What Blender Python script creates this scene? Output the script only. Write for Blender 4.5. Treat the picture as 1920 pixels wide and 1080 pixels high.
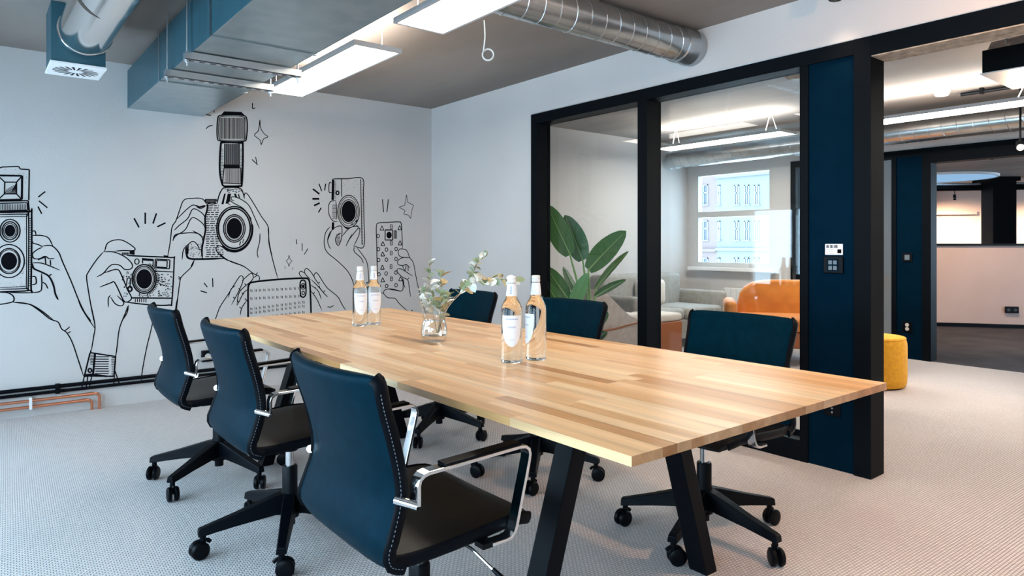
import bpy, bmesh, math, random
from mathutils import Vector, Matrix, noise
random.seed(7)
for o in list(bpy.data.objects): bpy.data.objects.remove(o)
S = bpy.context.scene
C = S.collection
PI = math.pi

# ------------------------------------------------------------ camera, sky, light, exposure
FPX, YAW, HOR, CAMZ = 1272.0, math.radians(38.6), 460.0, 1.135
cd = bpy.data.cameras.new('camera'); cam = bpy.data.objects.new('camera', cd); C.objects.link(cam)
cd.sensor_width = 36.0; cd.lens = FPX / 1920 * 36.0; cd.shift_y = -(540 - HOR) / 1920; cd.clip_start = .05; cd.clip_end = 400
cam.location = (0, 0, CAMZ); cam.rotation_euler = (PI / 2, 0, -YAW)
S.camera = cam
w = bpy.data.worlds.new('sky'); S.world = w; w.use_nodes = True
bg = w.node_tree.nodes['Background']; bg.inputs[0].default_value = (.56, .78, 1.0, 1); bg.inputs[1].default_value = 15.5
vs = S.view_settings; vs.view_transform = 'Standard'; vs.look = 'None'; vs.gamma = 1; vs.use_curve_mapping = False; vs.exposure = 0.0
CEIL, XE, YN, XL = 2.43, 3.42, 5.51, 7.33       # ceiling, glazed wall, mural wall, lounge far wall
XW, YS = -1.15, -1.3                            # window wall and rear wall
for (y0, y1) in ((-.9, 1.1), (1.5, 3.5), (3.9, 5.2)):       # portals: guide sky light through the real window openings
    l = bpy.data.lights.new('window_portal', 'AREA'); l.shape = 'RECTANGLE'; l.size = y1 - y0; l.size_y = 1.31; l.cycles.is_portal = True
    o = bpy.data.objects.new('window_portal', l); C.objects.link(o); o.location = (XW - .02, (y0 + y1) / 2, 1.005); o.rotation_euler = (PI / 2, 0, -PI / 2)
def sunspot(name, loc, to, watts, col, ang, blend=.6, size=.05):
    l = bpy.data.lights.new(name, 'SPOT'); l.energy = watts; l.color = col; l.spot_size = math.radians(ang); l.spot_blend = blend; l.shadow_soft_size = size
    o = bpy.data.objects.new(name, l); C.objects.link(o); o.location = loc
    o.rotation_euler = (Vector(to) - Vector(loc)).to_track_quat('-Z', 'Y').to_euler()
    return o

# ------------------------------------------------------------ pixel helpers (1920 x 1080 frame)
cY, sY = math.cos(YAW), math.sin(YAW)
def ray(u, v):
    a = (u - 960) / FPX
    return Vector((cY * a + sY, -sY * a + cY, (HOR - v) / FPX))
O = Vector((0, 0, CAMZ))
def pz(u, v, z): r = ray(u, v); return O + r * ((z - CAMZ) / r.z)
def px(u, v, x): r = ray(u, v); return O + r * (x / r.x)
def py(u, v, y): r = ray(u, v); return O + r * (y / r.y)
def pd(u, v, d): return O + ray(u, v) * d

# ------------------------------------------------------------ materials
def mat(name, col, rough=.5, metal=0, **k):
    m = bpy.data.materials.new(name); m.use_nodes = True
    b = m.node_tree.nodes['Principled BSDF']
    b.inputs['Base Color'].default_value = (*col, 1); b.inputs['Roughness'].default_value = rough; b.inputs['Metallic'].default_value = metal
    for n, v in k.items(): b.inputs[n.replace('_', ' ')].default_value = v
    return m
def nd(m, t, **k):
    n = m.node_tree.nodes.new(t)
    for a, v in k.items():
        if a in n.inputs: n.inputs[a].default_value = v
        else: setattr(n, a, v)
    return n
def lk(m, a, b): m.node_tree.links.new(a, b)
def bsdf(m): return m.node_tree.nodes['Principled BSDF']
def vary(m, c1, c2, scale, detail=4, bump=0, bscale=None, stretch=None, coord='Position', dist=.01):
    """noise mix of two colours and optional noise bump, in world or object space"""
    if coord == 'Position': src = nd(m, 'ShaderNodeNewGeometry').outputs['Position']
    else: src = nd(m, 'ShaderNodeTexCoord').outputs['Object']
    if stretch:
        mp = nd(m, 'ShaderNodeMapping'); mp.inputs['Scale'].default_value = stretch; lk(m, src, mp.inputs[0]); src = mp.outputs[0]
    n = nd(m, 'ShaderNodeTexNoise', Scale=scale, Detail=detail); lk(m, src, n.inputs['Vector'])
    r = nd(m, 'ShaderNodeValToRGB'); r.color_ramp.elements[0].color = (*c1, 1); r.color_ramp.elements[1].color = (*c2, 1)
    r.color_ramp.elements[0].position = .35; r.color_ramp.elements[1].position = .65
    lk(m, n.outputs[0], r.inputs[0]); lk(m, r.outputs[0], bsdf(m).inputs['Base Color'])
    if bump:
        n2 = nd(m, 'ShaderNodeTexNoise', Scale=bscale or scale * 4, Detail=3); lk(m, src, n2.inputs['Vector'])
        bp = nd(m, 'ShaderNodeBump', Strength=bump, Distance=dist); lk(m, n2.outputs[0], bp.inputs['Height']); lk(m, bp.outputs[0], bsdf(m).inputs['Normal'])
    return m
def emit(name, col, s):
    m = bpy.data.materials.new(name); m.use_nodes = True; nt = m.node_tree; nt.nodes.clear()
    e = nt.nodes.new('ShaderNodeEmission'); e.inputs[0].default_value = (*col, 1); e.inputs[1].default_value = s
    o = nt.nodes.new('ShaderNodeOutputMaterial'); nt.links.new(e.outputs[0], o.inputs[0]); return m
def thin_glass(name, tint=(.93, .96, .96), ior=1.45, extra=0.0):
    m = bpy.data.materials.new(name); m.use_nodes = True; nt = m.node_tree; nt.nodes.clear()
    t = nt.nodes.new('ShaderNodeBsdfTransparent'); t.inputs[0].default_value = (*tint, 1)
    g = nt.nodes.new('ShaderNodeBsdfGlossy'); g.inputs['Roughness'].default_value = 0.01
    lw = nt.nodes.new('ShaderNodeLayerWeight'); lw.inputs[0].default_value = .5        # Schlick reflectance, same from both sides
    pw = nt.nodes.new('ShaderNodeMath'); pw.operation = 'POWER'; pw.inputs[1].default_value = 5; nt.links.new(lw.outputs['Facing'], pw.inputs[0])
    f0 = ((ior - 1) / (ior + 1)) ** 2 + extra
    f = nt.nodes.new('ShaderNodeMath'); f.operation = 'MULTIPLY'; f.inputs[1].default_value = 1 - f0; nt.links.new(pw.outputs[0], f.inputs[0])
    a = nt.nodes.new('ShaderNodeMath'); a.operation = 'ADD'; a.inputs[1].default_value = f0
    x = nt.nodes.new('ShaderNodeMixShader'); o = nt.nodes.new('ShaderNodeOutputMaterial')
    nt.links.new(f.outputs[0], a.inputs[0]); nt.links.new(a.outputs[0], x.inputs[0]); nt.links.new(t.outputs[0], x.inputs[1]); nt.links.new(g.outputs[0], x.inputs[2]); nt.links.new(x.outputs[0], o.inputs[0])
    return m
M = {}
M['wall'] = vary(mat('white_plaster', (.8, .8, .8), .85), (.53, .512, .50), (.56, .542, .53), 1.5, bump=.08, bscale=60)
M['ceil'] = vary(mat('raw_concrete', (.4, .4, .4), .7), (.19, .162, .146), (.29, .252, .228), 1.3, 6, bump=.15, bscale=12, stretch=(1, .35, 1))
def carpet():
    m = mat('woven_carpet', (.5, .5, .5), .95)
    g = nd(m, 'ShaderNodeNewGeometry'); mp = nd(m, 'ShaderNodeMapping'); mp.inputs['Rotation'].default_value = (0, 0, math.radians(2)); lk(m, g.outputs['Position'], mp.inputs[0])
    br = nd(m, 'ShaderNodeTexBrick', Scale=1.0); br.offset = .5; br.inputs['Brick Width'].default_value = .017; br.inputs['Row Height'].default_value = .0115; br.inputs['Mortar Size'].default_value = .0028; br.inputs['Mortar Smooth'].default_value = 1.0
    br.inputs['Color1'].default_value = (.76, .71, .69, 1); br.inputs['Color2'].default_value = (.69, .645, .63, 1); br.inputs['Mortar'].default_value = (.36, .34, .34, 1)
    lk(m, mp.outputs[0], br.inputs['Vector'])
    n = nd(m, 'ShaderNodeTexNoise', Scale=1.1, Detail=3); lk(m, g.outputs['Position'], n.inputs['Vector'])
    mr = nd(m, 'ShaderNodeMapRange'); mr.inputs[3].default_value = .9; mr.inputs[4].default_value = 1.06; lk(m, n.outputs[0], mr.inputs[0])
    mx = nd(m, 'ShaderNodeMix', data_type='RGBA', blend_type='MULTIPLY'); mx.inputs[0].default_value = 1
    lk(m, br.outputs['Color'], mx.inputs[6]); lk(m, mr.outputs[0], mx.inputs[7]); lk(m, mx.outputs[2], bsdf(m).inputs['Base Color'])
    bp = nd(m, 'ShaderNodeBump', Strength=.8, Distance=.004); bp.invert = True; lk(m, br.outputs['Fac'], bp.inputs['Height']); lk(m, bp.outputs[0], bsdf(m).inputs['Normal'])
    return m
M['carpet'] = carpet()
M['darkfloor'] = vary(mat('dark_carpet', (.05, .05, .06), .8), (.035, .035, .045), (.07, .065, .075), 3)
M['frame'] = mat('black_frame', (.0008, .0022, .0042), .55, 0, Specular_IOR_Level=.08)
M['panel'] = vary(mat('navy_panel', (.01, .03, .055), .5, 0, Specular_IOR_Level=.08, Specular_Tint=(.05, .45, 1, 1)), (.0006, .0075, .016), (.001, .0095, .020), 8)
M['ink'] = mat('mural_ink', (.002, .002, .004), .85, 0, Specular_IOR_Level=.1)
M['galv'] = vary(mat('galvanised_sheet', (.5, .55, .56), .30, 1), (.34, .45, .50), (.42, .52, .56), 9, 5)
M['tealshade'] = vary(mat('teal_shaded_sheet', (.03, .12, .16), .42, .3), (.022, .085, .115), (.034, .118, .155), 5, 5, stretch=(1, 14, .6))  # dark reflection of the bare metal, painted in as a teal colour
M['spiral'] = vary(mat('spiral_steel', (.5, .55, .56), .27, .95), (.42, .46, .48), (.55, .57, .58), 7, 5)
M['silver'] = mat('polished_duct', (.84, .82, .80), .13, 1)
M['chrome'] = mat('chrome', (.86, .87, .88), .08, 1)
M['zinc'] = mat('zinc_strut', (.62, .65, .67), .35, .9)
M['alu'] = mat('satin_aluminium', (.42, .43, .45), .5)
M['white'] = mat('white_enamel', (.82, .82, .82), .4)
M['led'] = emit('led_diffuser', (1.0, .91, .80), 13)
M['ledup'] = emit('led_uplight', (1.0, .91, .80), 26)
M['led2'] = emit('lounge_led_diffuser', (1.0, .93, .85), 30)
M['ledup2'] = emit('lounge_led_uplight', (1.0, .93, .85), 22)
M['warmled'] = emit('warm_bulb', (1.0, .82, .66), 60)
M['black'] = mat('black_plastic', (.0012, .002, .0035), .42, 0, Specular_IOR_Level=.12)
M['blackmetal'] = mat('black_powder_coat', (.001, .002, .004), .42, 0, Specular_IOR_Level=.10)
M['leather'] = vary(mat('teal_leather', (.006, .03, .045), .5, 0, Specular_IOR_Level=.06, Specular_Tint=(.03, .5, 1, 1)), (.0004, .010, .017), (.0006, .013, .0215), 30, bump=.12, bscale=350, dist=.002, coord='Object')
M['seatleather'] = vary(mat('black_leather', (.012, .013, .015), .42, 0, Specular_IOR_Level=.3), (.002, .0025, .003), (.004, .0045, .005), 30, bump=.12, bscale=350, dist=.002, coord='Object')
M['edge'] = mat('leather_edge', (.001, .002, .004), .45, 0, Specular_IOR_Level=.1)
M['thread'] = mat('grey_thread', (.18, .19, .22), .8)
M['copper'] = mat('copper_pipe', (.80, .34, .20), .28, 1)
M['glass'] = thin_glass('partition_glass')
M['thinglass'] = thin_glass('vase_glass', (.97, .985, .985), 1.5, .02)
M['bottle'] = mat('filled_bottle_glass', (.97, 1, .985), .0, 0, Transmission_Weight=1.0, IOR=1.34)
M['water'] = mat('water', (1, 1, 1), .0, 0, Transmission_Weight=1.0, IOR=1.33)
M['label'] = mat('white_label', (.86, .85, .88), .6)
M['print'] = mat('blue_print', (.10, .17, .40), .6)
M['cap'] = mat('white_cap', (.8, .78, .78), .35)
M['cable'] = mat('white_cable', (.85, .85, .83), .5)
M['stem'] = mat('woody_stem', (.42, .30, .18), .7)
M['cork'] = vary(mat('insulation_wrap', (.4, .3, .2), .8), (.26, .20, .15), (.46, .36, .27), 30, bump=.5, bscale=40)
M['foil'] = vary(mat('foil_insulation', (.7, .7, .7), .25, .9), (.5, .5, .52), (.9, .9, .9), 14, bump=1, bscale=18)
M['yellow'] = vary(mat('mustard_fabric', (.72, .36, .012), .75), (.66, .32, .010), (.76, .39, .014), 40, bump=.2, bscale=400)
M['charcoal'] = vary(mat('charcoal_fabric', (.05, .06, .07), .8), (.045, .052, .06), (.06, .07, .08), 40)
M['orange'] = vary(mat('rust_velvet', (.5, .17, .03), .6, 0, Sheen_Weight=.2), (.50, .155, .010), (.66, .23, .018), 5, coord='Object')
M['taupe'] = vary(mat('taupe_wool', (.40, .34, .31), .9), (.37, .31, .285), (.43, .37, .34), 20)
M['rust'] = mat('rust_leather', (.32, .10, .035), .5)
M['greywool'] = vary(mat('grey_wool', (.30, .29, .27), .9), (.28, .27, .25), (.33, .32, .30), 20)
M['cream'] = mat('cream_fabric', (.66, .60, .54), .85)
M['pink'] = vary(mat('blush_paint', (.62, .47, .42), .8), (.60, .455, .40), (.64, .49, .44), 2)
M['peach'] = mat('peach_paint', (.76, .60, .52), .8)
M['skyblue'] = emit('blue_ceiling_disc', (.38, .66, 1.0), .75)
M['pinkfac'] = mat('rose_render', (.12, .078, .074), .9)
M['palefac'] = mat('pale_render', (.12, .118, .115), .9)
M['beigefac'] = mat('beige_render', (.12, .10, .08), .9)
M['facwin'] = mat('facade_glass', (.04, .042, .048), .6)
M['facframe'] = mat('facade_frame', (.14, .14, .145), .7)
M['greypaint'] = mat('grey_window_paint', (.52, .51, .49), .6)
M['button'] = mat('dim_button', (.12, .16, .19), .4)
M['soil'] = mat('potting_soil', (.05, .035, .025), .95)
M['pot'] = mat('grey_pot', (.18, .18, .18), .6)
def leafmat(name, c1, c2, vein):
    m = mat(name, c1, .38)
    t = nd(m, 'ShaderNodeTexCoord'); sp = nd(m, 'ShaderNodeSeparateXYZ'); lk(m, t.outputs['UV'], sp.inputs[0])
    wv = nd(m, 'ShaderNodeTexNoise', Scale=1.0, Detail=2); mp = nd(m, 'ShaderNodeMapping'); mp.inputs['Scale'].default_value = (60, 1.5, 1); lk(m, t.outputs['UV'], mp.inputs[0]); lk(m, mp.outputs[0], wv.inputs['Vector'])
    r = nd(m, 'ShaderNodeValToRGB'); r.color_ramp.elements[0].color = (*c1, 1); r.color_ramp.elements[1].color = (*c2, 1); lk(m, wv.outputs[0], r.inputs[0])
    lk(m, r.outputs[0], bsdf(m).inputs['Base Color']); return m
M['banana'] = leafmat('broad_leaf', (.022, .11, .022), (.05, .19, .04), None)
M['banana_light'] = leafmat('young_broad_leaf', (.07, .24, .04), (.13, .34, .07), None)
M['rib'] = mat('leaf_rib', (.25, .42, .13), .5)
def euca(n, c): return vary(mat(n, c, .55), c, tuple(min(1, x * 1.3) for x in c), 60)
M['euca1'] = euca('eucalyptus_green', (.20, .25, .14)); M['euca2'] = euca('eucalyptus_pale', (.62, .62, .56)); M['euca3'] = euca('eucalyptus_dry', (.45, .34, .17))
def wood():
    m = mat('oak_stave', (.6, .4, .22), .32)
    oi = nd(m, 'ShaderNodeObjectInfo'); g = nd(m, 'ShaderNodeNewGeometry')
    ml = nd(m, 'ShaderNodeVectorMath', operation='MULTIPLY'); ml.inputs[1].default_value = (34, 1.7, 34); lk(m, g.outputs['Position'], ml.inputs[0])
    cb = nd(m, 'ShaderNodeCombineXYZ'); mu = nd(m, 'ShaderNodeMath', operation='MULTIPLY'); mu.inputs[1].default_value = 90; lk(m, oi.outputs['Random'], mu.inputs[0])
    lk(m, mu.outputs[0], cb.inputs[0]); lk(m, mu.outputs[0], cb.inputs[1])
    ad = nd(m, 'ShaderNodeVectorMath', operation='ADD'); lk(m, ml.outputs[0], ad.inputs[0]); lk(m, cb.outputs[0], ad.inputs[1])
    n = nd(m, 'ShaderNodeTexNoise', Scale=1.0, Detail=5, Distortion=.6); lk(m, ad.outputs[0], n.inputs['Vector'])
    r1 = nd(m, 'ShaderNodeValToRGB'); e = r1.color_ramp.elements
    e[0].color = (.50, .24, .085, 1); e[1].color = (.90, .66, .40, 1)
    for p, c in ((.10, (.66, .36, .145)), (.28, (.78, .46, .215)), (.55, (.82, .525, .27)), (.8, (.86, .58, .325))):
        x = e.new(p); x.color = (*c, 1)
    lk(m, oi.outputs['Random'], r1.inputs[0])
    mr = nd(m, 'ShaderNodeMapRange'); mr.inputs[1].default_value = .3; mr.inputs[2].default_value = .7; mr.inputs[3].default_value = .74; mr.inputs[4].default_value = 1.08; lk(m, n.outputs[0], mr.inputs[0])
    mx = nd(m, 'ShaderNodeMix', data_type='RGBA', blend_type='MULTIPLY'); mx.inputs[0].default_value = 1
    lk(m, r1.outputs[0], mx.inputs[6]); lk(m, mr.outputs[0], mx.inputs[7])
    sx = nd(m, 'ShaderNodeSeparateXYZ'); lk(m, g.outputs['Normal'], sx.inputs[0]); ab_ = nd(m, 'ShaderNodeMath', operation='ABSOLUTE'); lk(m, sx.outputs[1], ab_.inputs[0])   # end faces darkened for shade away from the light, besides darker end grain
    me_ = nd(m, 'ShaderNodeMix', data_type='RGBA', blend_type='MULTIPLY'); me_.inputs[7].default_value = (.62, .50, .44, 1); lk(m, ab_.outputs[0], me_.inputs[0]); lk(m, mx.outputs[2], me_.inputs[6]); lk(m, me_.outputs[2], bsdf(m).inputs['Base Color'])
    return m
M['wood'] = wood()

# ------------------------------------------------------------ mesh builder
class MB:
    def __init__(s): s.v = []; s.f = []; s.mi = []; s.uv = None
    def add(s, vs, fs, mi=0):
        b = len(s.v); s.v += [tuple(p) for p in vs]; s.f += [tuple(i + b for i in f) for f in fs]; s.mi += [mi] * len(fs); return s
    def box(s, a, b, mi=0):
        x0, y0, z0 = (min(a[i], b[i]) for i in range(3)); x1, y1, z1 = (max(a[i], b[i]) for i in range(3))
        return s.add([(x0, y0, z0), (x1, y0, z0), (x1, y1, z0), (x0, y1, z0), (x0, y0, z1), (x1, y0, z1), (x1, y1, z1), (x0, y1, z1)],
                     [(0, 3, 2, 1), (4, 5, 6, 7), (0, 1, 5, 4), (1, 2, 6, 5), (2, 3, 7, 6), (3, 0, 4, 7)], mi)
    def loft(s, loops, cap=True, closed=False, mi=0):
        n = len(loops[0]); vs = [p for l in loops for p in l]; fs = []
        for i in range(len(loops) - (0 if closed else 1)):
            a, b = i * n, ((i + 1) % len(loops)) * n
            for j in range(n): k = (j + 1) % n; fs.append((a + j, a + k, b + k, b + j))
        if cap and not closed: fs += [tuple(range(n))[::-1], tuple((len(loops) - 1) * n + j for j in range(n))]
        return s.add(vs, fs, mi)
    def tube(s, pts, r, n=10, closed=False, sx=1, sy=1, up=None, mi=0, ph=0):
        """tube along points; r number or list; sx, sy squash; up fixes the frame"""
        P = [Vector(p) for p in pts]; L = len(P); loops = []; u = None
        for i in range(L):
            t = (P[(i + 1) % L] - P[i - 1]) if closed else (P[min(i + 1, L - 1)] - P[max(i - 1, 0)])
            t.normalize()
            if up is not None: u = Vector(up)
            elif u is None: u = Vector((0, 0, 1)) if abs(t.z) < .9 else Vector((1, 0, 0))
            u = (u - t * u.dot(t)); u = u.normalized() if u.length > 1e-6 else t.orthogonal().normalized()
            b = t.cross(u); rr = r[i] if isinstance(r, (list, tuple)) else r
            loops.append([P[i] + u * (math.cos(a) * rr * sx) + b * (math.sin(a) * rr * sy) for a in (2 * PI * k / n + ph for k in range(n))])
        return s.loft(loops, True, closed, mi)
    def bar(s, p, q, wx, wy, up=(0, 0, 1), mi=0):
        return s.tube([p, q], math.sqrt(.5), 4, sx=wx, sy=wy, up=None, mi=mi) if False else s._bar(p, q, wx, wy, up, mi)
    def _bar(s, p, q, a, b, up, mi):
        p, q = Vector(p), Vector(q); t = (q - p).normalized(); u = Vector(up); u = (u - t * u.dot(t)).normalized(); v = t.cross(u)
        lp = lambda c: [c + u * (a / 2 * i) + v * (b / 2 * j) for i, j in ((-1, -1), (1, -1), (1, 1), (-1, 1))]
        return s.loft([lp(p), lp(q)], mi=mi)
    def lathe(s, prof, c=(0, 0, 0), n=24, axis='z', mi=0, cap=True):
        loops = []
        for r, h in prof:
            l = []
            for k in range(n):
                a = 2 * PI * k / n; x, y = r * math.cos(a), r * math.sin(a)
                l.append({'z': (c[0] + x, c[1] + y, c[2] + h), 'x': (c[0] + h, c[1] + x, c[2] + y), 'y': (c[0] + y, c[1] + h, c[2] + x)}[axis])
            loops.append(l)
        return s.loft(loops, cap, False, mi)
    def prism(s, poly, d, mi=0):
        d = Vector(d); A = [Vector(p) for p in poly]; return s.loft([A, [p + d for p in A]], mi=mi)
    def build(s, name, m, parent=None, smooth=False, bevel=0, loc=None, seg=2):
        me = bpy.data.meshes.new(name); me.from_pydata([tuple(p) for p in s.v], [], s.f)
        for x in (m if isinstance(m, (list, tuple)) else [m]): me.materials.append(M[x])
        me.polygons.foreach_set('material_index', s.mi)
        bm = bmesh.new(); bm.from_mesh(me); bmesh.ops.recalc_face_normals(bm, faces=bm.faces)
        if bevel:
            es = [e for e in bm.edges if len(e.link_faces) == 2 and e.calc_face_angle(0) > .5]
            bmesh.ops.bevel(bm, geom=es, offset=bevel, segments=seg, profile=.5, affect='EDGES', clamp_overlap=True)
        bm.to_mesh(me); bm.free()
        if smooth:
            me.polygons.foreach_set('use_smooth', [True] * len(me.polygons)); me.set_sharp_from_angle(angle=math.radians(42))
        o = bpy.data.objects.new(name, me); C.objects.link(o)
        if parent: o.parent = parent
        if loc: o.location = loc
        return o
def tag(o, label=None, cat=None, group=None, kind=None):
    if label: o['label'] = label
    if cat: o['category'] = cat
    if group: o['group'] = group
    if kind: o['kind'] = kind
    return o
def thing(name, loc, label, cat, group=None, rz=0):
    o = bpy.data.objects.new(name, None); o.empty_display_size = .05; C.objects.link(o); o.location = loc; o.rotation_euler = (0, 0, rz)
    return tag(o, label, cat, group)
def struct(name, label, mb=None, m='wall', loc=None):
    if mb is None:
        o = bpy.data.objects.new(name, None); C.objects.link(o); o.empty_display_size = .05
        if loc: o.location = loc
    else: o = mb.build(name, m)
    return tag(o, label, kind='structure')
def copy_tree(o, parent=None):
    c = o.copy(); C.objects.link(c); c.parent = parent
    for ch in list(o.children): copy_tree(ch, c)
    return c
def boxes(*bs):
    m = MB()
    for a, b in bs: m.box(a, b)
    return m
def catmull(pts, n=6, closed=False):
    P = [Vector(p) for p in pts]; L = len(P)
    if L < 3: return P
    out = []
    for i in range(L if closed else L - 1):
        p0 = P[i - 1] if (i > 0 or closed) else P[0] * 2 - P[1]; p1 = P[i]; p2 = P[(i + 1) % L]
        p3 = P[(i + 2) % L] if (closed or i + 2 < L) else p2 * 2 - p1
        for k in range(n):
            t = k / n
            out.append(.5 * ((2 * p1) + (p2 - p0) * t + (2 * p0 - 5 * p1 + 4 * p2 - p3) * t * t + (3 * p1 - p0 - 3 * p2 + p3) * t ** 3))
    if not closed: out.append(P[-1])
    return out

# ------------------------------------------------------------ the shell
T = .12
REAR = [(XL + .001, -3.2), (22, -3.2), (22, 7.7), (17.3, 7.7), (8.75, 3.46), (XL + .001, 3.46)]
struct('floor', 'pale beige woven carpet floor of the meeting room and lounge', boxes(((XW - .2, YS - .1, -.1), (XL, YN + T, 0))), 'carpet')
struct('floor_dark', 'dark carpet floor of the room beyond the lounge', MB().prism([(p[0], p[1], -.1) for p in REAR], (0, 0, .098)), 'darkfloor')
struct('ceiling', 'raw grey concrete ceiling', boxes(((XW - .2, YS - .1, CEIL), (XL, YN + T, CEIL + .2))), 'ceil')
struct('ceiling_back', 'concrete ceiling of the room beyond the lounge', MB().prism([(p[0], p[1], CEIL) for p in REAR], (0, 0, .2)), 'ceil')
wall_n = struct('wall_north', 'white wall carrying the camera mural', boxes(((XW - .2, YN, 0), (XL + .2, YN + T, CEIL))), 'wall')
HT = 2.15
YD0 = .48                                        # near side of the doorway
struct('wall_east', 'white wall above and beside the black glazed partition', boxes(
    ((XE, YS, HT), (XE + T, YN, CEIL)), ((XE, 4.035, 0), (XE + T, YN, HT)), ((XE, YS, 0), (XE + T, YD0 - .08, HT))), 'wall')
struct('wall_south', 'white wall behind the photographer', boxes(((XW - .2, YS - .1, 0), (XL, YS, CEIL))), 'wall')
wb = [((XW - .2, YS, 0), (XW, YN, .35)), ((XW - .2, YS, 1.66), (XW, YN, CEIL))]
for a, b in ((YS, -.9), (1.1, 1.5), (3.5, 3.9), (5.2, YN)): wb.append(((XW - .2, a, .35), (XW, b, 1.66)))
struct('wall_west', 'white wall with the street windows', boxes(*wb), 'wall')
for k, (a, b) in enumerate(((-.9, 1.1), (1.5, 3.5), (3.9, 5.2))):
    wn = struct('window_%d' % (k + 3), 'white framed street window in the west wall', loc=(XW - .1, (a + b) / 2, .35))
    h = (b - a) / 2; f = MB()
    for s in (-1, 1): f.box((-.03, s * h, 0), (.03, s * (h - .06), 1.31))
    f.box((-.03, -h, 0), (.03, h, .06)); f.box((-.03, -h, 1.25), (.03, h, 1.31)); f.box((-.03, -.03, .06), (.03, .03, 1.25))
    f.build('window_frame', 'white', wn)
    for s in (-1, 1): boxes(((-.004, s * .03, .06), (.004, s * (h - .06), 1.25))).build('pane', 'glass', wn)

# ------------------------------------------------------------ glazed partition and doorway
p1 = struct('window_1', 'black framed glazed partition between meeting room and lounge', loc=(XE, 0, 0))
D = T + .01
def part(name, m, parent, *bs, **k): return boxes(*bs).build(name, m, parent, **k)
Y_L, Y_M0, Y_M1, Y_P1, Y_P0, Y_J = 4.035, 2.855, 2.95, 1.845, 1.565, 1.482
part('post', 'frame', p1, ((-.012, 3.965, 0), (D, Y_L, HT)), bevel=.002)
part('header', 'frame', p1, ((-.012, Y_J, HT - .075), (D, 3.965, HT)), bevel=.002)
part('mullion', 'frame', p1, ((-.012, 2.875, .11), (D, 2.955, HT - .075)), bevel=.002)
part('base_rail', 'frame', p1, ((-.012, Y_P1, 0), (D, 3.965, .11)), bevel=.002)
part('glazing_bead', 'frame', p1, ((.085, Y_P1, .11), (.10, 3.965, .135)))
part('glass_pane', 'glass', p1, ((.10, 2.955, .11), (.108, 3.965, HT - .075)))
part('glass_pane', 'glass', p1, ((.10, Y_P1, .11), (.108, 2.875, HT - .075)))
part('post', 'frame', p1, ((-.012, Y_P1 - .045, 0), (D, Y_P1, HT - .075)), bevel=.002)
pn = part('panel', 'panel', p1, ((-.002, Y_P0, 0), (D - .01, Y_P1 - .045, HT - .075)))
part('post', 'frame', p1, ((-.016, Y_J, 0), (D, Y_P0, HT)), bevel=.002)
part('shadow_gap_trim', 'zinc', p1, ((-.006, YD0 - .08, HT), (.0, Y_L + .006, HT + .006)))
d1 = struct('door_1', 'black door frame of the open doorway to the lounge', loc=(XE, 0, 0))
part('door_header', 'frame', d1, ((-.016, YD0, HT - .095), (D, Y_J, HT)), bevel=.002)
part('soffit_board', 'cork', d1, ((-.010, YD0, HT - .101), (D - .004, Y_J, HT - .095)))
part('door_post', 'frame', d1, ((-.016, YD0 - .08, 0), (D, YD0, HT)), bevel=.002)
# light switch, label and floor socket on the panel
sw = thing('light_switch', (XE - .002, 1.668, .993), 'black wall switch under a white sticker on the navy panel', 'switch')
part('back_plate', 'black', sw, ((-.012, -.05, 0), (0, .05, .085)), bevel=.004)
part('bezel', 'panel', sw, ((-.016, -.027, .012), (-.012, .027, .073)), bevel=.002)
for i in (0, 1):
    for j in (0, 1): part('button', 'button', sw, ((-.018, -.022 + i * .024, .018 + j * .028), (-.016, -.004 + i * .024, .038 + j * .028)))
st = thing('sticker', (XE - .002, 1.668, 1.087), 'white paper sticker with barcode above the black switch', 'sticker')
part('paper', 'label', st, ((-.001, -.045, 0), (0, .045, .055)))
for k in range(14):
    if k % 5 != 3: part('barcode_bar', 'ink', st, ((-.0016, .038 - k * .0045, .034), (-.001, .0355 - k * .0045 - (k % 2) * .001, .05)))
for k in range(3): part('print_line', 'greypaint', st, ((-.0016, .0, .006 + k * .009), (-.001, .038, .009 + k * .009)))
part('print_block', 'ink', st, ((-.0016, -.038, .008), (-.001, -.018, .028)))
lo = thing('wall_socket', (XE - .002, 1.673, .27), 'black lock plate with small chrome screws low on the navy panel', 'socket')
part('plate', 'black', lo, ((-.008, -.04, 0), (0, .04, .08)), bevel=.003)
for z in (.02, .04, .06): MB().lathe([(.005, 0), (.005, -.003)], (-.008, 0, z), 10, 'x').build('screw', 'chrome', lo)

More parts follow.
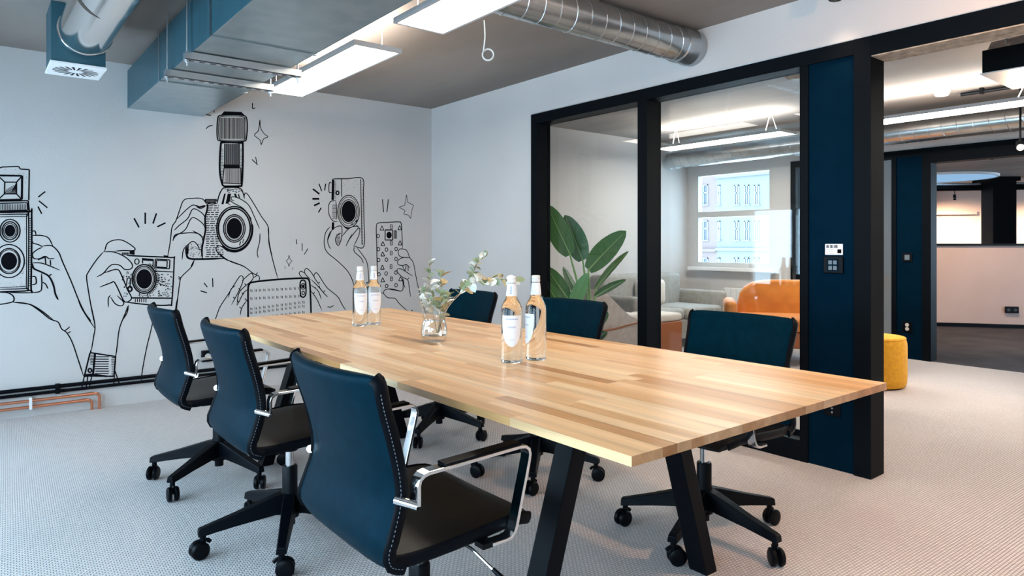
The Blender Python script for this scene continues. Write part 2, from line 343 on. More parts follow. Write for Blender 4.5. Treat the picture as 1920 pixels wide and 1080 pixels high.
# ------------------------------------------------------------ mural (lines traced onto the wall plane)
mur = thing('wall_mural', (0, YN, 0), 'black line mural of hands holding up cameras and phones on white wall', 'mural')
REG = {'A': (0, 280, 3.375), 'B': (0, 560, 4.5), 'C': (300, 180, 3.375), 'D': (380, 400, 4.909), 'E': (560, 300, 3.6)}
class Ink:
    def __init__(s, reg): s.m = MB(); s.r = REG[reg]; s.n = 0
    def reg(s, r): s.r = REG[r]; return s
    def w(s, p):
        q = py(s.r[0] + p[0] / s.r[2], s.r[1] + p[1] / s.r[2], YN); return Vector((q.x, q.z))
    def _rib(s, P, wd, closed=False):
        L = len(P); h = wd * .0050 / 2; a = []; b = []; s.n += 1; y = -.0008 - (s.n % 9) * .00006
        for i in range(L):
            t = (P[(i + 1) % L] - P[i - 1]) if closed else (P[min(i + 1, L - 1)] - P[max(i - 1, 0)])
            if t.length < 1e-9: t = Vector((1, 0))
            t.normalize(); nn = Vector((-t.y, t.x)) * h
            if not closed and wd < 4 and L > 4: nn *= min(1, .45 + min(i, L - 1 - i) * .3)
            a.append(P[i] + nn); b.append(P[i] - nn)
        n = L; vs = [(p.x, y, p.y) for p in a] + [(p.x, y, p.y) for p in b]
        s.m.add(vs, [(i, (i + 1) % n, n + (i + 1) % n, n + i) for i in range(n if closed else n - 1)])
    def c(s, *pts, wd=1.5, closed=False):       # smooth curve
        s._rib(catmull([s.w(p) for p in pts], 5, closed), wd, closed); return s
    def l(s, *pts, wd=1.5, closed=False):       # straight segments
        P = [s.w(p) for p in pts]
        for i in range(len(P) if closed else len(P) - 1): s._rib([P[i], P[(i + 1) % len(P)]], wd)
        return s
    def e(s, cx, cy, rx, ry, wd=1.5, fill=False, n=30):
        P = [s.w((cx + rx * math.cos(2 * PI * k / n), cy + ry * math.sin(2 * PI * k / n))) for k in range(n)]
        if fill: s.n += 1; s.m.add([(p.x, -.0008 - (s.n % 9) * .00006, p.y) for p in P], [tuple(range(n))])
        else: s._rib(P, wd, True)
        return s
    def fill(s, *pts):
        s.n += 1; s.m.add([(p.x, -.001, p.y) for p in (s.w(q) for q in pts)], [tuple(range(len(pts)))]); return s
    def hat(s, x0, x1, y0, y1, n, wd=1, vert=True, jit=0):
        for k in range(n):
            t = (k + .5) / n; j = random.uniform(-jit, jit)
            if vert: x = x0 + (x1 - x0) * t; s.l((x, y0 + j), (x, y1 + j), wd=wd)
            else: y = y0 + (y1 - y0) * t; s.l((x0 + j, y), (x1 + j, y), wd=wd)
        return s
    def dots(s, x0, x1, y0, y1, n, ln=5, wd=1, vert=False, avoid=None):
        for k in range(n):
            x, y = random.uniform(x0, x1), random.uniform(y0, y1)
            if avoid and ((x - avoid[0]) / avoid[2]) ** 2 + ((y - avoid[1]) / avoid[3]) ** 2 < 1: continue
            s.l((x, y), (x, y + ln) if vert else (x + ln, y), wd=wd)
        return s
    def ticks(s, cx, cy, r0, r1, q, n, wd=.7):
        for k in range(n):
            a = 2 * PI * k / n; s.l((cx + r0 * math.cos(a), cy + r0 * q * math.sin(a)), (cx + r1 * math.cos(a), cy + r1 * q * math.sin(a)), wd=wd)
        return s
    def done(s, name, label): return tag(s.m.build(name, 'ink', mur), label)
i = Ink('A')
i.l((-25, 125), (15, 112), (118, 108), (128, 125), (185, 128), (182, 322), wd=1.6).l((-20, 165), (140, 168), (138, 318), (-20, 322), wd=2.4)
i.l((-5, 175), (30, 208)).l((138, 170), (104, 208)).l((104, 282), (138, 318)).l((-5, 312), (28, 282)).l((30, 208), (104, 208), (104, 282), (28, 282), closed=True)
for k in range(9): i.l((30 + k * 8, 282), (min(104, 46 + k * 14), max(208, 250 - k * 8)), wd=.7)
i.l((-20, 328), (178, 325), (185, 392), (-20, 396), wd=1.8).l((-20, 342), (172, 338), (175, 385), (-20, 390)).hat(0, 168, 346, 384, 16, .8)
i.c((-30, 401), (180, 397), (200, 412), (196, 860), (185, 893), (-30, 902), wd=2).c((-30, 413), (165, 411), (181, 428), (178, 855), (160, 880), (-30, 886), wd=1.5).c((-50, 428), (160, 425), (167, 440), (166, 850), (150, 868), (-50, 876), wd=1)
i.e(63, 515, 64, 72).e(63, 515, 50, 57).e(63, 515, 40, 46, 1).e(63, 515, 33, 38, fill=True).e(57, 707, 97, 105).e(57, 707, 70, 80).e(57, 707, 62, 71, 1).e(57, 707, 51, 56, fill=True)
i.hat(180, 197, 430, 870, 30, .9, False).dots(-5, 160, 440, 870, 90, 4, .7, avoid=(58, 640, 105, 205)).dots(10, 175, 125, 320, 40, 4, .7, avoid=(65, 245, 70, 75))
i.c((200, 520), (220, 517), (228, 542)).c((200, 805), (224, 808), (228, 848), (200, 858)).c((262, 785), (264, 862), (250, 900), (160, 908), (60, 906))
i.c((200, 545), (260, 545), (305, 560), (335, 612)).c((202, 548), (206, 590), (245, 604), (270, 618)).c((268, 620), (235, 635), (205, 662), (215, 690), (250, 692), (285, 677), (312, 692), (345, 690))
i.c((268, 612), (325, 610), (370, 650), (395, 710), (450, 835), (500, 960), (540, 1040), (576, 1086), wd=1.6).c((200, 718), (270, 722), (380, 765)).c((203, 722), (215, 755), (265, 778), (310, 805), (338, 860), (350, 915), (368, 952), wd=2.2)
i.l((310, 800), (327, 790)).c((270, 840), (290, 855), (302, 882)).l((285, 680), (290, 725)).l((318, 700), (320, 735)).l((240, 700), (285, 682))
i.c((-20, 903), (50, 908), (85, 932), (84, 962), (40, 975), (-20, 984), wd=1.6).c((85, 968), (150, 975), (200, 985), (260, 1020), (335, 1078))
i.l((-25, 125), (-55, 128), (-52, 322), (-20, 322), wd=1.6).l((-20, 165), (-20, 322), wd=2.4).l((-20, 328), (-56, 326), (-62, 393), (-20, 396), wd=1.8).l((-20, 342), (-46, 341), (-50, 388), (-20, 390)).c((-30, 401), (-70, 400), (-84, 415), (-81, 862), (-68, 896), (-30, 902), wd=2).c((-30, 413), (-58, 413), (-67, 428), (-64, 856), (-52, 880), (-30, 886)).c((-20, 903), (-60, 905), (-78, 930), (-62, 965), (-20, 984), wd=1.6).c((-60, 968), (-95, 1000), (-120, 1078), wd=1.6)
i.l((242, 302), (286, 267), wd=1.7).l((246, 326), (300, 370), wd=1.7).l((240, 362), (264, 408), wd=1.7)
i.reg('B').c((100, 28), (240, 45), (330, 100), (420, 170), (490, 198), (520, 255), (565, 290), (610, 370), (655, 500), (705, 655)).c((540, 272), (565, 258), (590, 235)).c((570, 290), (585, 284), (595, 275)).c((655, 0), (700, 100), (798, 248))
i.done('camera_drawing', 'hand holding a tall twin-lens camera with raised hood in the mural')
i = Ink('A')
for a in (((848, 436), (880, 495)), ((919, 400), (919, 472)), ((990, 405), (968, 470)), ((995, 490), (1048, 465))): i.l(*a, wd=2.2)
i.c((800, 672), (870, 675), (1085, 685), (1102, 702), (1087, 965), (1072, 985), (960, 985), (785, 966), wd=2).l((830, 940), (1088, 942), wd=2.2).l((982, 770), (1098, 776)).l((898, 690), (970, 697), (968, 742)).fill((898, 690), (968, 696), (966, 708), (906, 704), (906, 724), (898, 720))
i.l((983, 694), (1075, 700), (1072, 756), (980, 750), closed=True, wd=1.6).l((991, 702), (1058, 706), (1056, 748), (989, 744), closed=True).l((1035, 675), (1065, 678), wd=2.4).e(866, 710, 14, 17)
i.e(912, 820, 76, 91, 2).e(912, 820, 66, 80).e(912, 820, 58, 71, .9).e(912, 820, 50, 62, fill=True).dots(995, 1082, 790, 932, 70, 9, 1.2).dots(770, 990, 900, 935, 24, 8, 1.2, avoid=(912, 820, 80, 96)).dots(770, 830, 775, 880, 26, 8, 1.2)
for k in range(22):
    a = -1.2 + k * .12; i.l((912 + 79 * math.cos(a), 820 + 94 * math.sin(a)), (912 + 94 * math.cos(a), 820 + 106 * math.sin(a)), wd=1.3)
i.hat(850, 930, 946, 968, 6, 1.2).l((805, 815), (826, 815), (822, 868), closed=False).l((805, 815), (800, 862)).e(822, 883, 13, 15, 2.4)
i.c((660, 650), (685, 590), (765, 573), (845, 618), (847, 640), (780, 640), (725, 645), wd=1.6).fill((820, 645), (852, 643), (852, 668), (820, 664)).hat(770, 818, 652, 668, 7, 1)
i.c((655, 648), (720, 650), (790, 680), (835, 725), (830, 755), (790, 760), (760, 735), (720, 728), (690, 742), (655, 783), (612, 808), wd=1.6).c((655, 648), (610, 700), (560, 775), (548, 810), (560, 900), (592, 1082))
i.c((655, 783), (740, 760), (770, 800), (805, 885), (832, 942), (800, 967), (778, 950), (745, 880), (722, 840), (700, 845), (630, 872), wd=1.7).c((700, 922), (685, 945), (685, 1000)).c((700, 935), (730, 978), (768, 990), (782, 968), (740, 925))
i.c((812, 985), (805, 1030), (778, 1078))
i.reg('B').c((1080, 60), (1058, 120), (1008, 250), (988, 400), (978, 480)).c((755, 0), (800, 220), (790, 320), (770, 440))
i.l((760, 455), (975, 488), (962, 655), (712, 652), closed=True, wd=2).l((802, 462), (785, 640), wd=2.6).l((712, 650), (780, 642), wd=4).l((780, 640), (900, 655), wd=2.6).hat(803, 918, 480, 642, 8, 1.4, False, 3).e(758, 605, 14, 16, 2).hat(940, 966, 490, 650, 11, 1, False, 3).hat(760, 792, 470, 560, 7, 1, False, 3)
i.l((712, 652), (690, 745)).l((740, 655), (728, 750)).l((775, 650), (755, 740)).l((965, 655), (960, 720)).l((970, 610), (1008, 720)).fill((757, 452), (764, 430), (773, 436), (770, 458)).fill((972, 486), (976, 455), (984, 460), (981, 488))
i.done('camera_drawing', 'hand in a wristband holding a small compact camera in the mural')
i = Ink('C')
i.fill((388, 118), (405, 97), (515, 101), (538, 124)).c((365, 150), (388, 122), (520, 122), (550, 152), (548, 258), (525, 287), (388, 285), (362, 258), closed=True, wd=2).c((373, 155), (393, 130), (516, 130), (541, 155), (540, 255), (520, 279), (393, 278), (371, 255), closed=True, wd=1).hat(376, 538, 138, 272, 19, 1.2)
i.c((378, 460), (384, 315), (400, 294), (508, 297), (524, 318), (519, 545), (500, 570), (412, 572), (390, 545), closed=True, wd=3).hat(404, 506, 302, 436, 8, 2.2).l((402, 443), (505, 445), wd=5).l((405, 456), (512, 456), (512, 556), (396, 550), closed=True).hat(408, 508, 460, 552, 14, .8).hat(386, 402, 330, 540, 22, .7, False).hat(508, 520, 330, 540, 22, .7, False).l((412, 574), (502, 574), wd=4)
i.c((362, 680), (370, 640), (388, 598), (412, 580), (498, 582), (522, 606), (535, 650), wd=1.8).fill((405, 618), (416, 618), (402, 686), (388, 684)).fill((428, 618), (450, 618), (440, 672), (414, 684)).fill((466, 618), (480, 618), (490, 642), (476, 640)).fill((492, 620), (500, 620), (506, 646), (498, 644)).dots(395, 520, 588, 612, 26, 10, 1)
i.l((285, 655), (358, 655), (352, 676), (290, 676), closed=True).hat(288, 355, 657, 674, 12, 1)
i.c((302, 680), (298, 720), (285, 772), (288, 840), (278, 900), (265, 970), (268, 1030), wd=2.6).c((165, 945), (168, 1000), (185, 1028), (260, 1032), (405, 1028), wd=3).c((362, 680), (330, 684), (300, 680), wd=1.6).dots(175, 262, 935, 1015, 60, 5, .8).fill((172, 945), (182, 930), (180, 1000), (172, 1000))
for k in range(24):
    y = 695 + k * 14; x = 300 - (k > 4) * 10 + random.uniform(-4, 4)
    while x < 366 + (k > 19) * 35: L_ = random.uniform(14, 34); i.l((x, y), (min(x + L_, 372 + (k > 19) * 30), y - 1), wd=1.4); x += L_ + random.uniform(5, 10)
i.e(470, 838, 112, 139, 2).e(470, 838, 101, 127, 2.4).e(470, 838, 69, 88).e(470, 838, 58, 76).e(470, 838, 49, 66, fill=True).ticks(470, 838, 58, 69, 1.29, 60)
i.c(*[(470 + 114 * math.cos(a / 10), 840 + 144 * math.sin(a / 10)) for a in range(-2, 24)], wd=3.4).l((510, 920), (503, 945), wd=1.6).l((530, 905), (522, 930), wd=1.2)
i.c((300, 690), (265, 650), (200, 648), (150, 660), (125, 720), (100, 790), (76, 830), (65, 920), (48, 1018)).c((105, 780), (175, 712), (215, 690), (255, 712), (298, 690)).c((228, 692), (250, 703), (285, 692), wd=2.6).c((90, 850), (120, 820), (175, 775), (208, 715), (258, 735), (285, 770), (280, 812)).c((80, 915), (100, 885), (160, 845), (200, 772), (250, 790), (284, 832), (274, 892), (240, 870), (205, 852)).c((82, 918), (95, 880), (150, 868), (230, 868), (265, 892), (270, 950), (252, 975), (235, 940), (206, 920), (170, 945)).c((158, 955), (145, 985), (140, 1036)).c((215, 1040), (205, 1060), (195, 1080))
i.c((445, 690), (425, 675), (430, 656), (470, 680), (530, 715), (580, 780)).c((470, 662), (450, 655), (458, 638), (505, 650), (560, 690), (595, 760), (630, 840)).c((530, 645), (538, 616), (552, 620), (585, 668), (640, 760), (684, 828), (690, 920), (722, 1080)).c((632, 868), (630, 920), (615, 990), (622, 1025)).c((430, 985), (385, 950), (360, 955), (358, 982), (405, 1028), (460, 1050), (535, 1078))
i.l((258, 112), (322, 123)).c((290, 210), (308, 192), (336, 185)).c((312, 42), (332, 72), (346, 105)).c((632, 152), (636, 200), (660, 240), (683, 258), (655, 272), (640, 308), (632, 278), (597, 248), (622, 218), closed=True, wd=1.2).l((585, 45), (585, 80), (603, 75), wd=1.6).l((582, 402), (618, 435), wd=1.6).l((605, 385), (612, 425), wd=1.3)
i.reg('D').c((155, 365), (190, 402), (260, 445), (380, 490), (460, 550), (505, 572)).l((488, 565), (505, 546)).c((600, 130), (606, 200), (612, 290), (650, 450), (692, 602))
i.reg('A').c((1230, 700), (1210, 745), (1150, 805), (1138, 840), (1122, 960), (1110, 1080)).l((1128, 806), (1146, 814)).l((1130, 818), (1144, 824)).l((1290, 845), (1312, 872), wd=1.6).l((1345, 815), (1347, 872), wd=1.6).l((1268, 895), (1310, 908), wd=1.8)
i.reg('B').c((1495, 0), (1480, 100), (1450, 400), (1420, 640)).c((1312, 90), (1270, 280), (1240, 400), (1205, 580), (1190, 700))
i.done('camera_drawing', 'two hands holding a large camera with a tall flash, highest in the mural')
i = Ink('D')
i.c((418, 1020), (418, 860), (418, 700), (428, 655), (470, 632), (700, 608), (930, 597), (972, 608), (986, 650), (992, 760), (1000, 1010), wd=3)
i.c((896, 650), (905, 622), (925, 615), (942, 625), (949, 660), (950, 735), (938, 765), (922, 772), (905, 762), (898, 730), closed=True, wd=2.4).e(925, 672, 20, 26, 1.6).e(925, 672, 13, 17, fill=True).e(925, 733, 12, 16)
for j, y in enumerate((700, 772, 868, 905, 960)):
    for k in range(13): x = 440 + k * 40; yy = y - (x - 440) * (.05 if j < 2 else .13); (x > 885 and j < 2 and x > 870) or i.l((x, yy), (x + 3, yy + 24), wd=.9).l((x + 13, yy + 2), (x + 15, yy + 24), wd=.9)
i.l((860, 238), (866, 285)).l((915, 275), (915, 345)).l((968, 325), (935, 378)).l((795, 385), (804, 422), (822, 440), (803, 460), (793, 490), (785, 460), (768, 440), (786, 420), closed=True, wd=.9).l((755, 490), (760, 510), wd=.8).l((828, 498), (830, 520), wd=.8)
i.done('phone_drawing', 'phone with a camera bump held sideways in the mural')
i = Ink('D')
i.c((110, 990), (128, 945), (160, 860), (225, 760), (300, 640), (345, 577), (372, 590), (365, 640), (330, 720), (265, 842)).c((362, 622), (440, 553), (463, 572), (450, 620), (340, 722), (315, 848)).c((466, 592), (508, 572), (523, 598), (515, 625)).c((345, 940), (360, 870), (410, 795)).c((412, 700), (370, 742), (320, 845)).c((235, 775), (260, 700), (300, 665))
for a in (((330, 690), (345, 705)), ((280, 770), (298, 785)), ((385, 645), (400, 662)), ((315, 800), (333, 820)), ((358, 730), (380, 745)), ((388, 785), (410, 805)), ((338, 862), (356, 875))): i.l(*a)
i.done('hand_drawing', 'hand gripping the window-side end of the sideways phone')
i = Ink('D')
i.c((915, 592), (888, 555), (905, 532), (935, 550)).c((995, 612), (945, 560), (938, 525), (960, 508), (1000, 545), (1022, 582)).c((1075, 662), (1028, 592), (1030, 557), (1055, 552), (1100, 620), (1150, 690), (1240, 765), (1280, 835), (1315, 892)).c((1000, 610), (1060, 670), (1115, 735), (1152, 772)).c((990, 655), (1060, 712), (1092, 792)).c((995, 712), (1050, 790), (1096, 892)).c((1145, 860), (1180, 862), (1208, 845)).c((1070, 665), (1080, 690), (1115, 735))
for a in (((1030, 690), (1040, 680)), ((1065, 640), (1078, 632)), ((1022, 740), (1030, 725)), ((1112, 725), (1125, 710))): i.l(*a)
i.done('hand_drawing', 'hand gripping the camera-bump end of the sideways phone')
i = Ink('E')
i.c((225, 140), (240, 128), (330, 126), (430, 124), (437, 220), (440, 400), (440, 582), (375, 582), wd=1.7).l((232, 135), (229, 270), wd=4.5).l((288, 128), (290, 248), wd=1.6).l((418, 128), (427, 572)).hat(239, 252, 140, 262, 12, .9, False)
for k in range(22): i.l((428 + k * .2, 140 + k * 20), (428.5 + k * .2, 150 + k * 20), wd=1)
i.c((222, 155), (206, 157), (205, 215), (222, 218), wd=1.6).e(262, 222, 9, 12, 2.4).c((252, 275), (216, 280), (202, 312), (205, 368), (230, 410), (262, 415)).c((250, 276), (256, 330), (258, 402)).hat(226, 256, 300, 400, 12, .8, False).l((232, 420), (230, 470), wd=4.5).dots(295, 415, 140, 240, 16, 4, .6)
i.e(337, 348, 73, 110, 1.6).e(337, 348, 64, 98, 1).e(337, 348, 55, 80).e(337, 348, 48, 72, fill=True).l((385, 420), (395, 405)).l((352, 435), (366, 430))
i.l((95, 195), (140, 230), wd=3).l((92, 262), (138, 262), wd=3.4).l((103, 308), (142, 290), wd=3).l((133, 355), (152, 322), wd=2.2).l((137, 160), (155, 210), wd=2).l((182, 160), (175, 205), wd=2)
i.c((212, 450), (182, 490), (172, 560), (190, 620), (260, 680), (330, 750), (365, 820), (379, 900), (376, 1010)).c((214, 480), (196, 530), (200, 570), (216, 602)).c((195, 545), (220, 480), (252, 452), (285, 446), (292, 465), (288, 530), (267, 578), (247, 540), (262, 505), (286, 492)).c((292, 515), (340, 462), (390, 446), (400, 460), (345, 530), (318, 582)).c((402, 470), (413, 460), (405, 510), (370, 585)).c((375, 583), (376, 620), (420, 660), (438, 698)).c((392, 590), (430, 640), (460, 690), (472, 780), (475, 870), (486, 1005)).hat(252, 280, 500, 565, 7, 1, False).c((360, 500), (335, 545), (320, 580)).l((455, 828), (470, 824)).l((458, 836), (470, 834)).fill((300, 450), (345, 458), (325, 468)).fill((375, 448), (392, 440), (402, 452))
i.done('camera_drawing', 'hand holding a flat camera upright with its lens facing out in the mural')
i = Ink('E')
i.c((535, 885), (531, 760), (526, 560), (524, 450), (540, 425), (600, 421), (678, 418), (692, 432), (697, 500), (700, 600), wd=1.7).c((534, 878), (546, 896), (572, 900)).c((700, 790), (705, 862), (690, 885), (650, 878), (610, 873), wd=1.7)
i.l((583, 472), (635, 472), (635, 540), (583, 540), closed=True, wd=2).e(610, 507, 18, 23, fill=True).l((645, 478), (660, 478), (660, 528), (645, 528), closed=True).l((652, 480), (652, 528))
for x, y in ((562, 460), (682, 458), (568, 565), (684, 560), (567, 635), (565, 725), (567, 810), (687, 802)): i.l((x, y - 16), (x + 13, y + 13), (x - 13, y + 13), closed=True)
for x, y in ((536, 513), (538, 602), (592, 605), (658, 600), (539, 675), (592, 673), (657, 668), (542, 772), (590, 766), (656, 760), (543, 852), (593, 851), (657, 845)): i.e(x, y, 9, 12, n=16)
for x, y in ((625, 450), (625, 560), (624, 628), (623, 720), (625, 802)): i.l((x - 7, y - 13), (x + 7, y - 13), (x + 7, y + 13), (x - 7, y + 13), closed=True, wd=1.2).l((x - 6, y), (x + 6, y), wd=.8)
i.dots(535, 690, 440, 870, 60, 2, .7)
i.c((705, 600), (680, 603), (672, 630), (690, 654), (750, 660)).c((690, 600), (728, 610), (750, 660), (775, 700), (800, 830), (830, 950), (862, 1045)).c((750, 658), (700, 660), (670, 680), (672, 705), (705, 712), (725, 705), (752, 728)).c((668, 732), (665, 755), (700, 790), (735, 810), (745, 850), (755, 925)).c((668, 732), (700, 740), (770, 785)).l((700, 715), (715, 745)).l((725, 706), (720, 748)).l((738, 715), (738, 750)).l((735, 805), (745, 795))
i.c((575, 910), (578, 880), (620, 870), (690, 885)).c((572, 900), (600, 928), (650, 935), (680, 970), (735, 1020)).c((705, 800), (710, 840), (718, 862)).l((565, 265), (573, 352), wd=1.8).l((605, 265), (595, 352), wd=1.8)
i.l((728, 235), (735, 285), (775, 305), (765, 335), (755, 395), (740, 372), (708, 365), (718, 340), (678, 320), (715, 305), closed=True, wd=1.1).dots(755, 775, 1015, 1020, 2, 6, 1.5)
i.done('phone_drawing', 'hand holding a phone patterned with triangles and rings in the mural')

# ------------------------------------------------------------ low rails, copper pipes, socket on the mural wall
for z, nm, r in ((.184, 'upper', .013), (.150, 'lower', .011)):
    b = thing('wall_conduit', (0, YN, z), 'black %s conduit running low along the mural wall' % nm, 'conduit', 'conduits along the mural wall')
    MB().tube([(XW + .02, -r - .006, 0), (XE - .02, -r - .006, 0)], r, 10).build('pipe', 'blackmetal', b, True)
    for k in range(6): boxes(((-.62 + k * .62 - .014 + .46, -.036, -r - .004), (-.62 + k * .62 + .014 + .46, 0, r + .004))).build('clamp', 'black', b, bevel=.003)
for k, (z, xe) in enumerate(((.112, .70), (.072, .655))):
    cp = thing('copper_pipe', (0, YN - .045, 0), ('upper' if k == 0 else 'lower') + ' copper heating pipe bending down into the floor below the mural', 'pipe', 'copper heating pipes')
    R_ = .03; pts = [(XW + .1, 0, z), (xe - R_, 0, z)] + [(xe - R_ + R_ * math.sin(a), 0, z - R_ + R_ * math.cos(a)) for a in (.4, .8, 1.2, 1.57)] + [(xe, 0, 0)]
    MB().tube(pts, .0095, 10).build('tube', 'copper', cp, True)
    MB().tube([(xe - R_ - .05, 0, z), (xe - R_ - .005, 0, z)], .012, 10).build('fitting', 'copper', cp, True)
pc = thing('pipe_clip', (.31, YN - .045, .055), 'white double clip holding the copper pipes', 'pipe clip')
boxes(((-.008, -.016, 0), (.008, .044, .078))).build('clip_body', 'white', pc, bevel=.003)
so = thing('power_socket', (1.41, YN, .25), 'black power socket box on the mural wall above the conduits', 'socket')
part('housing', 'black', so, ((-.04, -.04, 0), (.04, 0, .085)), bevel=.004)
MB().lathe([(.022, -.041), (.02, -.043), (.018, -.036)], (0, 0, .042), 20, 'y').build('socket_face', 'greypaint', so, True)

# ------------------------------------------------------------ ducts, lights and cables under the ceiling
du = thing('rectangular_duct', (1.13, 3, 2.115), 'grey sheet metal ventilation duct with square section over the table', 'duct')
X0, X1 = -.25, .25
boxes(((X0, -3.6, 0), (X1, YN - 3.0, .27))).build('duct_body', 'galv', du, bevel=.003)
for sx in (X0 - .002, X1): boxes(((sx, -3.6, .0), (sx + .002, YN - 3.0, .27))).build('side_shade', 'tealshade', du)  # overlays that paint the shaded, reflecting look onto the galvanised sides
for y in (1.46, .35, -1.1): boxes(((X0 - .006, y - .012, -.006), (X1 + .006, y + .012, .276))).build('seam_flange', 'galv', du)
for y, lb in ((4.14, 'zinc slotted strut and rods carrying the duct, the one closer to the mural'), (3.70, 'zinc slotted strut and rods carrying the duct, farther from the mural')):
    s = thing('strut_hanger', (1.13, y, 2.07), lb, 'hanger', 'strut hangers under the duct')
    a = boxes(((-.29, -.0205, 0), (.31, .0205, .004)), ((-.29, -.0205, 0), (.31, -.0175, .04)), ((-.29, .0175, 0), (.31, .0205, .04)))
    a.build('channel', 'zinc', s)
    for k in range(11): boxes(((-.27 + k * .053, -.007, -.001), (-.242 + k * .053, .007, .0))).build('slot', 'black', s)
    for x in (-.275, .295):
        rd = MB().tube([(x, 0, -.03), (x, 0, CEIL - 2.07)], .005, 8).build('threaded_rod', 'zinc', s, True)
        MB().lathe([(.011, -.012), (.011, -.002)], (x, 0, 0), 6).build('nut', 'zinc', rd)
def spiral_duct(name, p, q, r, m, label, seam=.09, bead=.003, group=None, extra=None):
    p, q = Vector(p), Vector(q); L = (q - p).length; t = thing(name, p, label, 'duct', group)
    MB().tube([(0, 0, 0), q - p], r, 40).build('pipe', m, t, True)
    d = (q - p).normalized(); u = Vector((0, 0, 1)); v = d.cross(u); pts = []; n = int(L / seam * 20)
    for k in range(n): a = k / 20 * 2 * PI; pts.append(d * (k / 20 * seam + .002) + (u * math.cos(a) + v * math.sin(a)) * (r + .0004))
    if seam < 5: MB().tube(pts, bead, 4).build('spiral_seam', m, t)
    return t
sd = spiral_duct('spiral_duct', (1.385, 2.527, 2.324), (XE + .02, 2.527, 2.324), .098, 'spiral', 'galvanised spiral duct running into the white wall above the glass', .105)
MB().lathe([(.100, XE - 1.385 - .16), (.105, XE - 1.385 - .155), (.105, XE - 1.385 - .06), (.108, XE - 1.385 - .055), (.108, XE - 1.385 - .045), (.105, XE - 1.385 - .04), (.105, XE - 1.385 - .002), (.1, XE - 1.385 - .002)], (0, 0, 0), 40, 'x').build('collar', 'spiral', sd, True)
rp = thing('round_duct', (.485, 4.31, 2.287), 'polished round duct feeding the ceiling diffuser box by the mural', 'duct')
MB().tube([(0, 0, 0), (0, -.78, 0)], .125, 48).build('pipe', 'silver', rp, True)
MB().tube([(0, -.74, .0), (0, -5.2, .004)], .1275, 48).build('pipe', 'silver', rp, True)
MB().lathe([(.128, -.03), (.131, -.025), (.131, -.01), (.126, -.005)], (0, 0, 0), 40, 'y').build('end_collar', 'silver', rp, True)
gp = MB(); n_ = 14; va_ = []; vb_ = []
for k in range(n_ + 1):
    a = math.radians(175 + 85 * k / n_); q = .05 * math.sin(PI * (k / n_) ** .7); va_.append((.1285 * math.cos(a), -.745, .1285 * math.sin(a))); vb_.append((.1285 * math.cos(a), -.745 - q, .1285 * math.sin(a)))
gp.add(va_ + vb_, [(k, k + 1, n_ + 2 + k, n_ + 1 + k) for k in range(n_)]).build('open_joint', 'soil', rp)
db = thing('ceiling_diffuser', (.457, 4.46, 2.10), 'white square swirl diffuser under a metal plenum box near the mural', 'diffuser')
boxes(((-.125, -.145, .012), (.125, .15, CEIL - 2.10))).build('plenum_box', 'tealshade', db, bevel=.003)  # dark teal reflection put into the box colour
boxes(((-.13, -.157, 0), (.13, .157, .012))).build('face_plate', 'white', db, bevel=.002)
for k in range(20):
    a = 2 * PI * k / 20; m = MB(); c, s = math.cos(a), math.sin(a)
    P = [(.035, 0), (.105, .004), (.108, .017), (.045, .008)]
    m.prism([(x * c - y * s, x * s + y * c, -.001) for x, y in P], (0, 0, .0008)).build('swirl_slot', 'black', db)
def panel_light(x0, x1, y0, y1, z, label, group, hang=CEIL, wires='straight', lamp='led', up='ledup'):
    cx, cy = (x0 + x1) / 2, (y0 + y1) / 2; hx, hy = (x1 - x0) / 2, (y1 - y0) / 2
    t = thing('panel_light', (cx, cy, z), label, 'ceiling light', group); b = .014
    fr = boxes(((-hx, -hy, 0), (-hx + b, hy, .026)), ((hx - b, -hy, 0), (hx, hy, .026)), ((-hx + b, -hy, 0), (hx - b, -hy + b, .026)), ((-hx + b, hy - b, 0), (hx - b, hy, .026)))
    fr.build('frame', 'alu', t)
    boxes(((-hx + b, -hy + b, .003), (hx - b, hy - b, .006))).build('diffuser', lamp, t)
    boxes(((-hx + b, -hy + b, .015), (hx - b, hy - b, .019))).build('uplight', up, t)
    for s in (-.75, .75):
        yy = s * hy
        if wires == 'straight':
            for xs in (-hx * .8, hx * .8): MB().tube([(xs, yy, .02), (xs, yy, hang - z)], .0022, 6).build('suspension_wire', 'cable', t)
        else:
            zt = .23
            for d in (-.1, .1): MB().tube([(d * .9, yy + d * 1.2, .02), (0, yy, zt)], .004, 6).build('suspension_wire', 'cable', t)
    return t
panel_light(1.578, 1.863, 3.308, 4.73, 2.195, 'long white panel light hung near the mural wall', 'meeting room panel lights')
panel_light(1.578, 1.863, 1.455, 2.885, 2.195, 'long white panel light hung over the middle of the table', 'meeting room panel lights')
panel_light(1.578, 1.863, -.40, 1.03, 2.195, 'unseen panel light added to brighten the doorway end of the table', 'meeting room panel lights')  # out of view, added to brighten the near table end and floor
cb = thing('hanging_cable', pz(908, 38, CEIL), 'white cable with a coiled end hanging from the concrete ceiling', 'cable')
L0 = cb.location.copy(); ctr = py(915, 102, L0.y) - L0; topr = py(906, 98, L0.y) - L0
dr = [(0, 0, 0), (.006, 0, -.08), (.002, 0, topr.z * .7), (topr.x, 0, topr.z)]
MB().tube(catmull(dr, 6), .0045, 8).build('drop', 'cable', cb, True)
rw = Vector((cY, -sY, 0)); pts = []
for k in range(76): a = k / 24 * 2 * PI; pts.append(ctr + rw * (.032 * math.cos(a)) + Vector((0, 0, .032 * math.sin(a))) + Vector((sY, cY, 0)) * (k * .00018))
MB().tube(pts, .0042, 8).build('coil', 'cable', cb, True)
